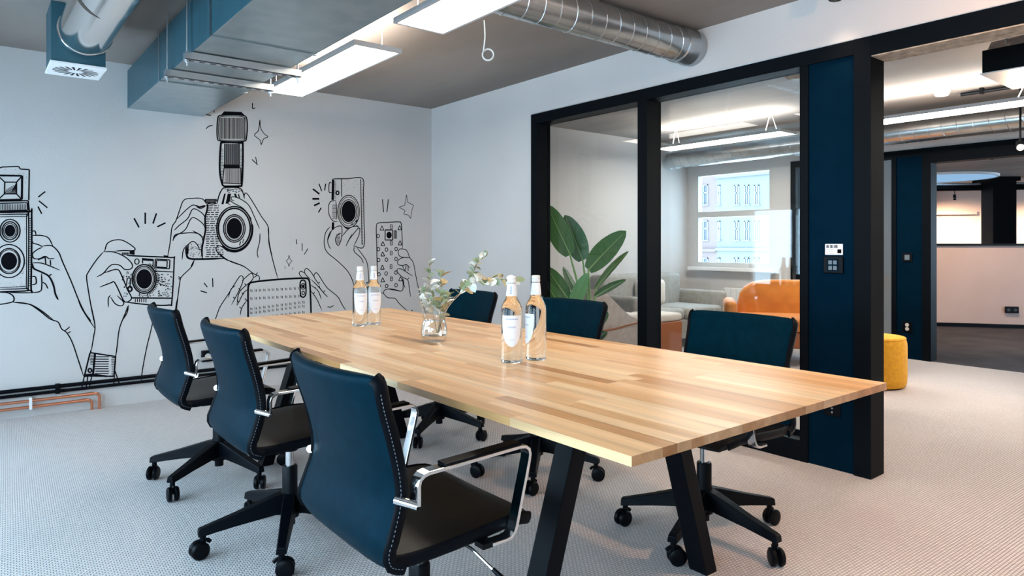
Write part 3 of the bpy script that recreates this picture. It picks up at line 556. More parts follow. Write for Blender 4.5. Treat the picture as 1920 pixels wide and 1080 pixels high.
def spot_fixture(loc, to, label, watts, ang, group=None, size=.05, warm=(1, .72, .5)):
    t = thing('spotlight', loc, label, 'spotlight', group); d = (Vector(to) - Vector(loc)).normalized()
    MB().tube([(0, 0, .03), (0, 0, CEIL - loc[2])], .008, 8).build('stem', 'black', t, True)
    MB().tube([d * -.06, d * .015], .03, 20).build('housing', 'black', t, True)
    sn = MB(); Q = d.to_track_quat('Z', 'Y').to_matrix(); sn.loft([[Q @ Vector((r * math.cos(2 * PI * k / 24), r * math.sin(2 * PI * k / 24), z)) for k in range(24)] for r, z in ((.03, .015), (.03, .06), (.026, .06), (.026, .018))], cap=False).build('snoot', 'black', t, True)
    MB().tube([d * .02, d * .022], .022, 16).build('lens', 'warmled', t)
    sunspot('spot_lamp', Vector(loc) + d * .065, to, watts, warm, ang, .7, size)
    return t
spot_fixture((3.3, 1.6, 2.392), (3.22, 1.75, 0), 'black ceiling spotlight close to the glazed wall', 12, 80)
spot_fixture((2.45, .05, 2.33), (3.3, .7, 1.2), 'black ceiling spotlight turned towards the doorway wall', 130, 140, warm=(1, .55, .30))

# ------------------------------------------------------------ conference table
tb = thing('conference_table', (1.513, 2.339, 0), 'long conference table with oak butcher-block top on black splayed legs', 'table')
W_, L_, TH, TZ = 1.093, 2.974, .020, .74
um = boxes(((-.5, -.5, -.5), (.5, .5, .5))).build('stave', 'wood', tb); sme = um.data; first = True
bm = bmesh.new(); bm.from_mesh(sme); bm.to_mesh(sme); bm.free()
NR = 24; rw_ = W_ / NR
for r in range(NR):
    y = -L_ / 2; lens = []
    while y < L_ / 2 - 1e-6:
        l = random.uniform(.28, .62)
        if L_ / 2 - (y + l) < .16: l = L_ / 2 - y
        o = um if first else bpy.data.objects.new('stave', sme)
        if not first: C.objects.link(o); o.parent = tb
        first = False
        o.location = (-W_ / 2 + (r + .5) * rw_, y + l / 2, TZ - TH / 2 - random.uniform(0, .0002)); o.scale = (rw_ - .0003, l - .0003, TH); y += l
for yy in (1.437, 3.55):
    ly = yy - 2.339
    for xb, xt in ((1.195, 1.42), (2.002, 1.775)):
        a, b = xb - 1.513, xt - 1.513; hw, hd = .030, .037
        MB().loft([[(a - hw, ly - hd, 0), (a + hw, ly - hd, 0), (a + hw, ly + hd, 0), (a - hw, ly + hd, 0)], [(b - hw, ly - hd, TZ - TH - .008), (b + hw, ly - hd, TZ - TH - .008), (b + hw, ly + hd, TZ - TH - .008), (b - hw, ly + hd, TZ - TH - .008)]]).build('leg', 'blackmetal', tb, bevel=.003)
    part('mounting_plate', 'blackmetal', tb, ((-.16, ly - .05, TZ - TH - .008), (.33, ly + .05, TZ - TH - .001)))
part('underside_beam', 'blackmetal', tb, ((.03, 1.437 - 2.339, TZ - TH - .04), (.09, 3.55 - 2.339, TZ - TH - .008)))

# ------------------------------------------------------------ swivel chairs
def shell(prof, wid, thick, curl, curldir=None):
    """lofted cushion: prof centre line (x, z), per station half width, thickness and forward curl at the sides"""
    P = [Vector((x, 0, z)) for x, z in prof]; L = len(P); loops = []; NS = 14
    for i in range(L):
        t = (P[min(i + 1, L - 1)] - P[max(i - 1, 0)]).normalized(); nn = Vector((-t.z, 0, t.x))       # front/up side
        hw, th, cu = wid[i], thick[i] / 2, curl[i]; l = []
        def pt(y, o):
            k = abs(y) / .25
            return P[i] + nn * o + (curldir or nn) * (cu * k * k) + Vector((0, y, 0))
        for k in range(NS + 1): y = -hw + 2 * hw * k / NS; e = 1 - abs(2 * k / NS - 1) ** 6; l.append(pt(y, th * (.55 + .45 * e)))
        for k in range(NS, -1, -1): y = -hw + 2 * hw * k / NS; e = 1 - abs(2 * k / NS - 1) ** 6; l.append(pt(y, -th * (.55 + .45 * e)))
        loops.append(l)
    return MB().loft(loops), loops, NS
def resample(pts, n):
    c = catmull([(x, z, 0) for x, z in pts], 12); d = [0]
    for a, b in zip(c, c[1:]): d.append(d[-1] + (b - a).length)
    out = []
    for k in range(n):
        s = d[-1] * k / (n - 1); j = max(i for i in range(len(d)) if d[i] <= s + 1e-9); j = min(j, len(c) - 2)
        f = (s - d[j]) / max(1e-9, d[j + 1] - d[j]); q = c[j].lerp(c[j + 1], f); out.append((q.x, q.y))
    return out
def make_chair():
    t = thing('swivel_chair', (0, 0, 0), 'x', 'chair')
    # backrest: S-curve from the top down to the rear of the seat
    pr = resample([(-.292, .850), (-.272, .785), (-.240, .70), (-.218, .62), (-.214, .56), (-.228, .505), (-.236, .465), (-.222, .432), (-.185, .418)], 26)
    n = len(pr); f = [k / (n - 1) for k in range(n)]
    wid = [.247 - .012 * math.sin(PI * min(1, x * 1.25)) for x in f]; th = [.034] * n
    cu = [.045 * (1 - x) ** .5 * (1 if x < .8 else (1 - x) / .2) + .0 for x in f]
    th[-1] = .03
    add = [(0, .038, .010), (.12, .026, .020), (.3, .016, .027), (.6, .007, .032)]            # rounded top corners
    A_, B_ = Vector(pr[0]), Vector(pr[1]); w0, c0 = wid[0], cu[0]
    pr = [tuple(A_.lerp(B_, q)) for q, _, _ in add] + pr[1:]; wid = [w0 - d for _, d, _ in add] + [wid[1] - .0025] + wid[2:]; th = [h for _, _, h in add] + th[1:]; cu = [c0] * 4 + cu[1:]; n = len(pr)
    b, lp, NS = shell(pr, wid, th, cu, Vector((1, 0, 0))); b.build('backrest', 'leather', t, True)
    # edge band with stitching round the back
    for s in (0, NS):
        e = MB(); path = [(lp[i][s] + lp[i][2 * NS + 1 - s]) / 2 for i in range(2, n)]
        e.tube(path, .0155, 8, sx=.5, sy=1.1, up=(0, 1, 0)); eb = e.build('edge_band', 'edge', t, True)
        sg = -1 if s == 0 else 1; m = MB()
        for i in range(3, n - 3):
            for f2 in (.1, .6):
                a = path[i].lerp(path[i + 1], f2); c = path[i].lerp(path[i + 1], f2 + .25); o = Vector((-.006, sg * .0074, 0)); m.bar(a + o, c + o, .0014, .0014)
        m.build('stitching', 'thread', eb)
    # seat
    pr = resample([(-.215, .428), (-.17, .424), (-.08, .428), (.03, .436), (.12, .440), (.175, .432), (.205, .412)], 18); n = len(pr)
    wid = [.238 + .012 * math.sin(PI * k / (n - 1)) for k in range(n)]; wid[-1] -= .03; wid[-2] -= .009; th = [.042] * n; th[0] = .03; th[-1] = .022; th[-2] = .036
    b, lp, NS = shell(pr, wid, th, [.006] * n); b.build('seat', 'seatleather', t, True)
    for s in (0, NS):
        path = [(lp[i][s] + lp[i][2 * NS + 1 - s]) / 2 for i in range(0, n - 1)]
        MB().tube(path, .014, 8, sx=.5, sy=1.15, up=(0, 1, 0)).build('edge_band', 'edge', t, True)
    # arms
    for s in (-1, 1):
        y = s * .272
        pp = [(-.172, .562), (-.172, .606), (-.168, .619), (-.158, .627), (-.145, .630), (.115, .640), (.132, .638), (.143, .630), (.146, .617), (.143, .600), (.104, .450), (.098, .435), (.087, .426), (.072, .423), (.03, .423)]
        path = [(a, y, b) for a, b in pp]
        ar = MB().tube(path, math.sqrt(2), 4, sx=.0165, sy=.0042, up=(0, 1, 0), ph=PI / 4).build('armrest', 'chrome', t, bevel=.0012)
        MB().prism([(-.105, y - .0185, .6355), (.118, y - .0185, .644), (.118, y + .0185, .644), (-.105, y + .0185, .6355)], (0, 0, .008)).build('arm_pad', 'black', ar, bevel=.003)
        MB().tube([(-.205, s * .240, .572), (-.172, s * .284, .562)], .0105, 14).build('arm_pin', 'chrome', t, True)
        boxes(((.01, s * .24, .412), (.045, s * .276, .424))).build('arm_bracket', 'black', t)
    # mechanism, gas lift, lever
    boxes(((-.10, -.08, .375), (.10, .08, .408))).build('mechanism', 'black', t, bevel=.006)
    g = MB().lathe([(.030, .345), (.030, .378)], n=20).build('lift_collar', 'black', t, True)
    MB().lathe([(.0165, .255), (.0165, .35)], n=20).build('gas_lift', 'chrome', t, True)
    MB().lathe([(.020, .06), (.020, .085), (.034, .09), (.034, .18), (.0285, .2), (.0285, .282), (.026, .286), (.018, .287)], n=24).build('column_sleeve', 'black', t, True)
    lv = MB().tube([(.03, -.06, .385), (.06, -.16, .36), (.09, -.22, .315)], .004, 8).build('lever', 'chrome', t, True)
    MB().tube([(.086, -.212, .322), (.10, -.238, .300), (.106, -.25, .29)], [.005, .008, .004], 8).build('lever_grip', 'black', lv, True)
    # star base
    for k in range(5):
        a = 2 * PI * k / 5; c, s = math.cos(a), math.sin(a)
        def R(x, y, z): return (x * c - y * s, x * s + y * c, z)
        def sec(x, hw, z0, z1): return [R(x, -hw, z0), R(x, hw, z0), R(x, hw * .72, z1), R(x, -hw * .72, z1)]
        MB().loft([sec(.015, .030, .108, .188), sec(.06, .028, .112, .180), sec(.20, .023, .098, .140), sec(.318, .019, .082, .110), sec(.325, .018, .082, .106)]).build('leg', 'blackmetal', t, bevel=.003)
        ca = MB().lathe([(.011, .03), (.011, .084), (.017, .086), (.017, .090)], n=12).build('caster', 'black', t, True); ca.location = R(.308, 0, 0); ca.rotation_euler = (0, 0, a + (.9, 2.3, -.6, .2, 1.6)[k])
        for sgn in (-1, 1):
            MB().lathe([(.012, 0), (.027, .001), (.032, .005), (.032, .013), (.027, .019), (.012, .021)], (.012, .004 if sgn > 0 else -.025, .032), 22, 'y').build('wheel', 'black', ca, True)
        MB().tube([(.0 + .034 * math.cos(q), 0, .032 + .034 * math.sin(q)) for q in (.9, 1.3, 1.7, 2.1, 2.5)], .007, 6, sx=1, sy=.5).build('hood', 'black', ca)
    return t
ch0 = make_chair()
CH = [(.94, 1.575, 0, 10, 'teal leather swivel chair on the window side at the doorway end'),
      (.965, 2.585, 0, 28.5, 'middle teal leather swivel chair of the row facing the glazed wall'),
      (.95, 3.485, 0, .5, 'teal leather swivel chair on the window side at the mural end'),
      (2.25, 1.61, 180, -20.4, 'teal leather swivel chair beside the navy panel and doorway'),
      (2.215, 2.58, 180, 10.5, 'middle teal leather swivel chair of the row along the glazed wall, before the plant'),
      (2.215, 3.48, 180, -.5, 'teal leather swivel chair along the glazed wall nearest the mural')]
for k, (x, y, rz, ph, lab) in enumerate(CH):
    o = ch0 if k == 0 else copy_tree(ch0)
    o.location = (x, y, 0); o.rotation_euler = (0, 0, math.radians(rz)); tag(o, lab, 'chair', 'swivel chairs around the conference table')
    da = math.radians(ph - rz) ; 
    for ch in o.children:
        nm = ch.name.split('.')[0]
        if nm == 'leg': ch.rotation_euler.z = da
        if nm == 'caster':
            ch.rotation_euler.z = 0
    cs = [c for c in o.children if c.name.split('.')[0] == 'caster']
    for j, c in enumerate(sorted(cs, key=lambda q: q.name)):
        a = 2 * PI * j / 5 + da; c.location = (.308 * math.cos(a), .308 * math.sin(a), 0); c.rotation_euler = (0, 0, a + (.9, 2.3, -.6, .2, 1.6)[(j + k) % 5])

# ------------------------------------------------------------ bottles and vase on the table
def make_bottle():
    t = thing('water_bottle', (0, 0, 0), 'x', 'bottle')
    pf = [(.002, .004), (.026, .003), (.0335, 0), (.0358, .004), (.0362, .012), (.0362, .170), (.0345, .186), (.029, .200), (.022, .212), (.0175, .226), (.0135, .262), (.0128, .272)]
    MB().lathe(pf, n=32).build('glass_body', 'bottle', t, True)
    MB().lathe([(.0132, .268), (.0150, .270), (.0152, .276), (.0140, .278), (.0150, .281), (.0148, .289), (.012, .291)], n=24).build('cap', 'cap', t, True)
    nl = MB().lathe([(.0188, .224), (.0146, .266), (.0142, .266), (.0184, .224)], n=28, cap=False).build('neck_label', 'label', t, True)
    for k in range(5):                                                # small upright lettering on the neck label
        z = .232 + k * .0052; r = .0188 - (z - .224) * .1 + .0006; m = MB()
        for a0, a1, z0, z1 in ((-.30, .02, 0, .0010), (-.30, .02, .0027, .0037)) if k % 2 else ((-.30, .02, 0, .0010), (-.30, -.2, 0, .0037), (-.12, -.04, 0, .0037)):
            P = [(r * math.cos(a0 + (a1 - a0) * i / 3), r * math.sin(a0 + (a1 - a0) * i / 3)) for i in range(4)]
            m.add([(x, y, z + z0) for x, y in P] + [(x, y, z + z1) for x, y in P], [(i, i + 1, i + 5, i + 4) for i in range(3)])
        m.build('letter', 'print', nl)
    R_ = .0366; n = 16; m = MB(); rows = []                            # shield label: straight top, pointed foot
    hs = [(.160, .98), (.150, 1.0), (.12, .98), (.09, .84), (.075, .66), (.063, .42), (.056, .12)]
    for z, f in hs: rows.append([(R_ * math.cos(a), R_ * math.sin(a), z) for a in (f * 1.02 * (2 * i / n - 1) for i in range(n + 1))])
    for i in range(len(rows) - 1):
        b = len(m.v); m.add(rows[i] + rows[i + 1], [(j, j + 1, n + 2 + j, n + 1 + j) for j in range(n)])
    fl = m.build('front_label', 'label', t, True)
    for z, f in ((.149, .8), (.146, .8), (.122, .5), (.119, .45), (.078, .3)):
        r = R_ + .0003; P = [(r * math.cos(a), r * math.sin(a)) for a in (f * .8 * (2 * i / 8 - 1) for i in range(9))]
        MB().add([(x, y, z) for x, y in P] + [(x, y, z + .0009) for x, y in P], [(i, i + 1, i + 10, i + 9) for i in range(8)]).build('print_line', 'print', fl)
    return t
bt = make_bottle()
BT = [(1.435, 1.80, -128, 'clear glass water bottle beside the vase, its shield label facing the room'), (1.535, 1.79, 162, 'clear glass water bottle with label turned aside, beside another near the doorway end'),
      (1.50, 3.08, -105, 'clear glass water bottle of the pair at the mural end, on the window side'), (1.585, 3.10, -100, 'clear glass water bottle of the pair at the mural end, on the glazed side')]
BT[0] = (*BT[0][:3], 'clear glass water bottle with full shield label facing out, of the pair near the doorway')
for k, (x, y, rz, lab) in enumerate(BT):
    o = bt if k == 0 else copy_tree(bt); o.location = (x, y, TZ); o.rotation_euler = (0, 0, math.radians(rz)); tag(o, lab, 'bottle', 'water bottles on the table')
va = thing('glass_vase', (1.497, 2.39, TZ), 'clear glass vase with flared rim and rounded foot on the table', 'vase')
out = [(.040, 0), (.047, .004), (.054, .025), (.056, .045), (.052, .066), (.046, .085), (.046, .10), (.052, .125), (.062, .158), (.066, .168)]
inn = [(r - .0035, h) for r, h in out[::-1] if h > .012] + [(.001, .014)]
MB().lathe([(.001, 0)] + out + inn, n=40, cap=False).build('vase_body', 'thinglass', va, True)
MB().lathe([(.001, .015)] + [(r - .0045, h) for r, h in out if .012 < h < .086] + [(.041, .084), (.001, .084)], n=36, cap=False).build('water', 'water', va, True)
# eucalyptus sprigs: stems and single leaves
def leaf_mesh(l, wd, fold, nm, mat_):
    n = 6; m = MB(); A = []; B = []; Cc = []
    for i in range(n + 1):
        t = i / n; h = wd * math.sin(PI * min(1, t * .97 + .03)) ** .7; z = -fold * t * t
        Cc.append((t * l, 0, z)); A.append((t * l, h, z + h * .35)); B.append((t * l, -h, z + h * .35))
    m.add(A + Cc + B, [(i, i + 1, n + 2 + i, n + 1 + i) for i in range(n)] + [(n + 1 + i, n + 2 + i, 2 * n + 3 + i, 2 * n + 2 + i) for i in range(n)])
    me = bpy.data.meshes.new(nm); me.from_pydata(m.v, [], m.f); me.materials.append(M[mat_]); me.polygons.foreach_set('use_smooth', [True] * len(me.polygons)); return me
LM = [leaf_mesh(.040, .013, .006, 'leaf', k) for k in ('euca1', 'euca2', 'euca3')]
DV = 2.79                                                            # camera depth of the vase axis
def sprig(label, pix, lv, r=.0018, dd=0, seed=1, cols=(0, 0, 1), size=1):
    rng = random.Random(seed)
    pts = [pd(u, v, DV + dd * i / len(pix)) for i, (u, v) in enumerate(pix)]
    t = thing('eucalyptus_sprig', pts[0], label, 'plant sprig', 'eucalyptus sprigs in the vase')
    c = catmull([p - pts[0] for p in pts], 8); MB().tube(c, [r * (1 - .6 * i / len(c)) for i in range(len(c))], 6).build('stem', 'stem', t, True)
    for k in range(lv):
        s = .38 + .62 * (k // 2 * 2 + .5 * (k % 2)) / lv; i = min(len(c) - 2, int(s * (len(c) - 1))); d = (c[i + 1] - c[i]).normalized()
        side = d.orthogonal().normalized(); side = Matrix.Rotation(rng.uniform(0, PI) + PI * (k % 2), 3, d) @ side
        dirn = (side + d * rng.uniform(.2, .9)).normalized(); o = bpy.data.objects.new('leaf', LM[rng.choice(cols)]); C.objects.link(o); o.parent = t
        o.location = c[i]; q = dirn.to_track_quat('X', 'Z').to_matrix() @ Matrix.Rotation(rng.uniform(-1, 1), 3, 'X')
        o.rotation_euler = q.to_euler(); f = rng.uniform(.65, 1.15) * size; o.scale = (f, f, f)
sprig('tall upright eucalyptus sprig in the vase', [(826, 618), (822, 590), (812, 560), (806, 530), (806, 478)], 26, seed=2, cols=(0, 1, 1))
sprig('short leafy eucalyptus sprig with broad olive leaves in the vase', [(820, 620), (826, 585), (826, 550), (828, 500)], 20, dd=-.12, seed=3, cols=(0, 2, 0), size=1.1)
sprig('drooping pale eucalyptus sprig on the window side of the vase', [(818, 622), (812, 590), (800, 560), (788, 540)], 16, dd=.08, seed=4, cols=(1, 1, 0))
sprig('long eucalyptus sprig arching up and away over the chairs', [(818, 624), (832, 585), (850, 560), (868, 545), (880, 525), (890, 505), (900, 488), (912, 480)], 40, dd=.25, seed=5, cols=(0, 0, 1))
sprig('long eucalyptus sprig reaching sideways towards the bottles', [(820, 624), (838, 580), (862, 552), (890, 530), (920, 522), (950, 524), (972, 528)], 34, dd=-.3, seed=6, cols=(1, 1, 0, 2))
sprig('dried brown eucalyptus sprig low in the vase', [(822, 622), (826, 600), (834, 575), (844, 548)], 14, dd=-.05, seed=8, cols=(2, 1, 0))

# ------------------------------------------------------------ lounge: far wall with window and second partition
PA, PB = 5.386, 4.289
struct('wall_lounge', 'white far wall of the lounge', boxes(((XL, 4.07, HT), (XL + T, YN, CEIL)), ((XL, PA, 0), (XL + T, YN, HT)), ((XL, 4.07, 0), (XL + T, PB, HT)), ((XL, PB, 0), (XL + T, PA, .86)), ((XL, PB, 2.065), (XL + T, PA, HT)), ((XL, YS, 2.09), (XL + T, 4.07, CEIL))), 'wall')
struct('wall_side', 'white wall closing the lounge beside the doorway', boxes(((XL, YS, 0), (XL + T, 1.2, 2.09))), 'wall')
w2 = struct('window_2', 'grey framed street window at the end of the lounge', loc=(XL, (PA + PB) / 2, .86))
h = (PA - PB) / 2
part('window_frame', 'greypaint', w2, ((.0, -h, 0), (.08, -h + .05, 1.205)), ((.0, h - .05, 0), (.08, h, 1.205)), ((.0, -h + .05, 0), (.08, h - .05, .06)), ((.0, -h + .05, 1.16), (.08, h - .05, 1.205)))
part('transom', 'greypaint', w2, ((.0, -h + .05, .63), (.08, h - .05, .70)))
part('pane', 'glass', w2, ((.04, -h + .05, .06), (.046, h - .05, .63))); part('pane', 'glass', w2, ((.04, -h + .05, .70), (.046, h - .05, 1.16)))
part('window_sill', 'white', w2, ((-.09, -h - .05, -.04), (.02, h + .05, 0)))
p2 = struct('window_6', 'black framed glazing in the far wall of the lounge', loc=(XL, 0, 0)); H2 = 2.09
part('post', 'frame', p2, ((-.012, 4.01, 0), (D, 4.07, H2))); part('header', 'frame', p2, ((-.012, 2.62, H2 - .07), (D, 4.01, H2)))
part('transom', 'frame', p2, ((-.012, 3.25, 1.48), (D, 4.01, 1.55))); part('lower_rail', 'frame', p2, ((-.012, 3.25, 0), (D, 4.01, .9)))
part('mullion', 'frame', p2, ((-.012, 3.2, 0), (D, 3.25, H2 - .07)))
part('glass_pane', 'glass', p2, ((.05, 3.25, .9), (.058, 4.01, 1.48))); part('glass_pane', 'glass', p2, ((.05, 3.25, 1.55), (.058, 4.01, H2 - .07))); part('glass_pane', 'glass', p2, ((.05, 2.985, .1), (.058, 3.2, H2 - .07)))
part('base_rail', 'frame', p2, ((-.012, 2.985, 0), (D, 3.2, .1)))
part('post', 'frame', p2, ((-.012, 2.94, 0), (D, 2.985, H2 - .07))); part('panel', 'panel', p2, ((-.002, 2.70, 0), (D - .01, 2.94, H2 - .07))); part('post', 'frame', p2, ((-.016, 2.62, 0), (D, 2.70, H2)))
d2 = struct('door_2', 'black frame of the doorway leading out of the lounge', loc=(XL, 0, 0))
part('door_header', 'frame', d2, ((-.016, 1.28, H2 - .15), (D, 2.62, H2))); part('door_post', 'frame', d2, ((-.016, 1.2, 0), (D, 1.28, H2)))
s2 = thing('light_switch', (XL - .002, 2.835, .97), 'grey and black light switch on the navy panel across the lounge', 'switch')
part('back_plate', 'black', s2, ((-.012, -.045, 0), (0, .045, .09)), bevel=.004); part('rocker', 'button', s2, ((-.016, -.022, .02), (-.012, .022, .07)))
s3 = thing('wall_socket', (XL - .002, 2.835, .27), 'black double socket low on the navy panel across the lounge', 'socket')
part('plate', 'black', s3, ((-.012, -.045, 0), (0, .045, .1)), bevel=.004)
for z in (.03, .07): MB().lathe([(.018, 0), (.018, -.003)], (-.012, 0, z), 14, 'x').build('socket_face', 'greypaint', s3)
part_w = struct('wall_inner', 'pale wall just inside the room beyond the lounge', boxes(((XL + T, 3.32, 0), (8.75, 3.42, CEIL))), 'wall')

# lounge ceiling services
LG = 'lounge panel lights'
panel_light(5.90, 6.20, 3.38, 4.885, 2.2, 'white panel light on V wires at the mural end of the lounge', LG, wires='v', lamp='led2', up='ledup2')
panel_light(6.02, 6.32, 1.35, 2.86, 2.2, 'white panel light on V wires seen through the open doorway', LG, wires='v', lamp='led2', up='ledup2')
panel_light(6.02, 6.32, -.7, .8, 2.2, 'unseen panel light added to brighten the lounge end away from the mural', LG, wires='v', lamp='led2', up='ledup2')  # extra lamp out of view, put in to brighten the lounge
spiral_duct('spiral_duct', (6.9, -.5, 2.20), (6.9, 5.45, 2.20), .10, 'spiral', 'grey spiral duct along the far side of the lounge ceiling', .12)
ip = thing('insulated_pipe', (3.74, -.6, 2.195), 'brown wrapped pipe behind the header of the glazed partition', 'pipe')
MB().lathe([(.1, 0), (.1, 2.68), (.085, 2.7), (.06, 2.71)], n=28, axis='y').build('wrap', 'cork', ip, True)
for y in (.5, 1.5, 2.4): MB().lathe([(.103, y), (.103, y + .03)], n=28, axis='y').build('strap', 'zinc', ip, True)
ab = thing('air_box', (4.47, 1.34, 2.10), 'black duct box wrapped in foil hanging under the lounge ceiling', 'air unit')
boxes(((0, -1.2, .006), (.56, 0, .135))).build('casing', 'black', ab, bevel=.003); boxes(((-.01, -1.2, 0), (.57, .008, .006))).build('edge_trim', 'white', ab)
fo = MB(); G = []
for a in range(9):
    G.append([(.02 + .5 * a / 8, -.02 - 1.15 * b / 16 * 1.0, .138 + .09 * math.sin(PI * a / 8) ** .5 + .02 * noise.noise(Vector((a * .9, b * .9, 1)))) for b in range(17)])
fo.add([p for g in G for p in g], [(a * 17 + b, a * 17 + b + 1, (a + 1) * 17 + b + 1, (a + 1) * 17 + b) for a in range(8) for b in range(16)]); fo.build('foil_wrap', 'foil', ab)
for x in (.05, .5): MB().tube([(x, -.1, .13), (x, -.1, CEIL - 2.10)], .005, 6).build('threaded_rod', 'zinc', ab)
cr = thing('cable_rail', (0, 0, CEIL - .03), 'thin black cable rail along the lounge ceiling behind the panel lights', 'rail')
MB().tube([(6.5, -.3, 0), (6.5, 2.1, 0)], .015, 8).build('tube', 'blackmetal', cr, True)
for y in (.3, 1.2, 1.95): boxes(((6.48, y - .012, -.02), (6.52, y + .012, .03))).build('clamp', 'black', cr)
c2 = thing('cable_rail', (0, 0, CEIL - .035), 'dark strut crossing the lounge ceiling to the black box', 'rail')
boxes(((3.9, 1.40, -.04), (4.6, 1.43, .0))).build('channel', 'blackmetal', c2); boxes(((4.0, 1.405, 0), (4.03, 1.425, .035))).build('bracket', 'zinc', c2)
sm = thing('smoke_detector', (6.35, 2.19, CEIL - .05), 'round white smoke detector on the lounge ceiling', 'smoke detector')
MB().lathe([(.02, .0), (.045, .006), (.055, .02), (.055, .035)], n=24).build('body', 'white', sm, True); MB().lathe([(.06, .035), (.06, .05)], n=24).build('mount', 'white', sm, True)
sp2 = spot_fixture((6.72, 1.745, 1.955), (4.2, 1.0, .7), 'bright spotlight in front of the far doorway header', 60, 130)

# lounge furniture
def pouf(x, y, r, h, m, label):
    t = thing('pouf', (x, y, 0), label, 'pouf')
    MB().lathe([(r * .93, .012), (r * .985, .04), (r, .08), (r, h - .07), (r * .985, h - .035), (r * .95, h - .012)], n=44).build('body', m, t, True)
    MB().lathe([(r * .95, h - .014), (r * .97, h - .008), (r * .95, h)], n=44).build('piping', m, t, True)
    MB().lathe([(r * .94, h - .016), (r * .93, h + .002), (r * .6, h + .01), (.001, h + .012)], n=44).build('top', m, t, True)
    MB().lathe([(r * .88, 0), (r * .88, .014)], n=30).build('base', 'black', t)
pouf(5.735, 2.47, .235, .40, 'yellow', 'round mustard yellow pouf on the lounge carpet')
pouf(4.95, 2.315, .20, .40, 'charcoal', 'round charcoal pouf half hidden behind the black door post')
def cushion(a, b, bev): return boxes((a, b)).build
ac = thing('loveseat', pd(1490, 460, 6.75) * 1.0, 'rust orange velvet loveseat with rounded back in the lounge', 'sofa'); ac.location.z = 0
yaw = math.atan2(-ac.location.y, -ac.location.x) + PI / 2; ac.rotation_euler = (0, 0, yaw + .12)      # local -Y faces the room
def soft(name, m, parent, a, b, bev=.05): return boxes((a, b)).build(name, m, parent, True, bevel=bev, seg=4)
back = []
for k in range(25): u = -.56 + 1.12 * k / 24; back.append((u, 0, .44 + .345 * (1 - abs(u / .56) ** 5) ** .5))
MB().prism([(-.56, .06, .2)] + [(x, .06, z) for x, y, z in back] + [(.56, .06, .2)], (0, .16, 0)).build('backrest', 'orange', ac, True, bevel=.03, seg=3)
for s in (-1, 1): soft('arm', 'orange', ac, (s * .56, -.45, .16), (s * .68, .16, .60), .05)
soft('seat_cushion', 'orange', ac, (-.555, -.50, .33), (.555, .08, .455), .035); soft('seat_base', 'rust', ac, (-.57, -.47, .17), (.57, .2, .325), .02)
for sx in (-.55, .55):
    for sy in (-.42, .14): MB().lathe([(.015, 0), (.022, .17)], (sx, sy, 0), 12).build('leg', 'black', ac)
sf = thing('curved_sofa', (4.32, 4.67, 0), 'taupe sofa with sweeping curved side panel behind the plant', 'sofa')
pro = catmull([(0, .12, 0), (-.06, .40, 0), (-.02, .70, 0), (.08, .735, 0), (.22, .68, 0), (.40, .55, 0), (.52, .475, 0), (.60, .45, 0)], 6)
for s, y in ((0, -.40), (1, .72)):
    sd_ = MB().prism([(p.x, y, p.y) for p in pro] + [(.62, y, .40), (.62, y, .12)], (0, .09, 0)).build('side_panel', 'taupe', sf, True, bevel=.018)
    MB().tube([(.02, y - .004, .36), (.3, y - .004, .37), (.62, y - .004, .41)], .008, 6).build('piping', 'rust', sd_, True)
MB().prism([(-.05, -.31, .15), (-.07, -.31, .42), (-.02, -.31, .70), (.06, -.31, .70), (.14, -.31, .44), (.14, -.31, .15)], (0, 1.03, 0)).build('backrest', 'taupe', sf, True, bevel=.02)
soft('seat_cushion', 'cream', sf, (.12, -.30, .40), (.78, .71, .475), .03); soft('seat_base', 'rust', sf, (.10, -.30, .13), (.76, .71, .395), .02)
for x in (.05, .55):
    for y in (-.33, .72): MB().lathe([(.014, 0), (.02, .14)], (x, y, 0), 12).build('leg', 'black', sf)
om = thing('ottoman', (5.28, 4.34, 0), 'low ottoman with cream top and rust sides beside the curved sofa', 'ottoman')
soft('cushion', 'cream', om, (-.17, -.19, .40), (.17, .19, .475), .025); soft('body', 'rust', om, (-.17, -.19, .06), (.17, .19, .40), .015)
for sx in (-.14, .14):
    for sy in (-.16, .16): MB().lathe([(.012, 0), (.015, .07)], (sx, sy, 0), 10).build('leg', 'black', om)
gs = thing('grey_sofa', (6.16, 5.02, 0), 'long grey wool sofa along the wall under the street window', 'sofa')
soft('backrest', 'greywool', gs, (-.7, .22, .2), (.7, .44, .80), .05); soft('seat_base', 'greywool', gs, (-.7, -.35, .1), (.7, .3, .32), .03)
for s in (-1, 0): soft('seat_cushion', 'greywool', gs, (s * .69 + .01, -.38, .32), (s * .69 + .68, .24, .44), .04)
for s in (-1, 1): soft('arm', 'greywool', gs, (s * .7, -.36, .1), (s * .82, .42, .60), .05)
for x in (-.6, .6):
    for y in (-.28, .3): MB().lathe([(.015, 0), (.02, .11)], (x, y, 0), 12).build('leg', 'black', gs)
soft('pillow', 'cream', gs, (-.2, .08, .44), (.25, .22, .74), .06)
lt = thing('radiator', (XL - .1, 4.58, .14), 'white panel radiator below the street window in the lounge', 'radiator')
for k in range(14): boxes(((0, -.26 + k * .04, 0), (.06, -.225 + k * .04, .46))).build('fin', 'white', lt, bevel=.006)
boxes(((.0, -.27, .46), (.07, .31, .475))).build('top_grille', 'white', lt)
for y in (-.2, .24): boxes(((.06, y, .1), (.1, y + .03, .4))).build('bracket', 'white', lt)
ot = thing('side_table', (4.62, 2.86, 0), 'small dark glass-topped side table behind the navy panel', 'table')
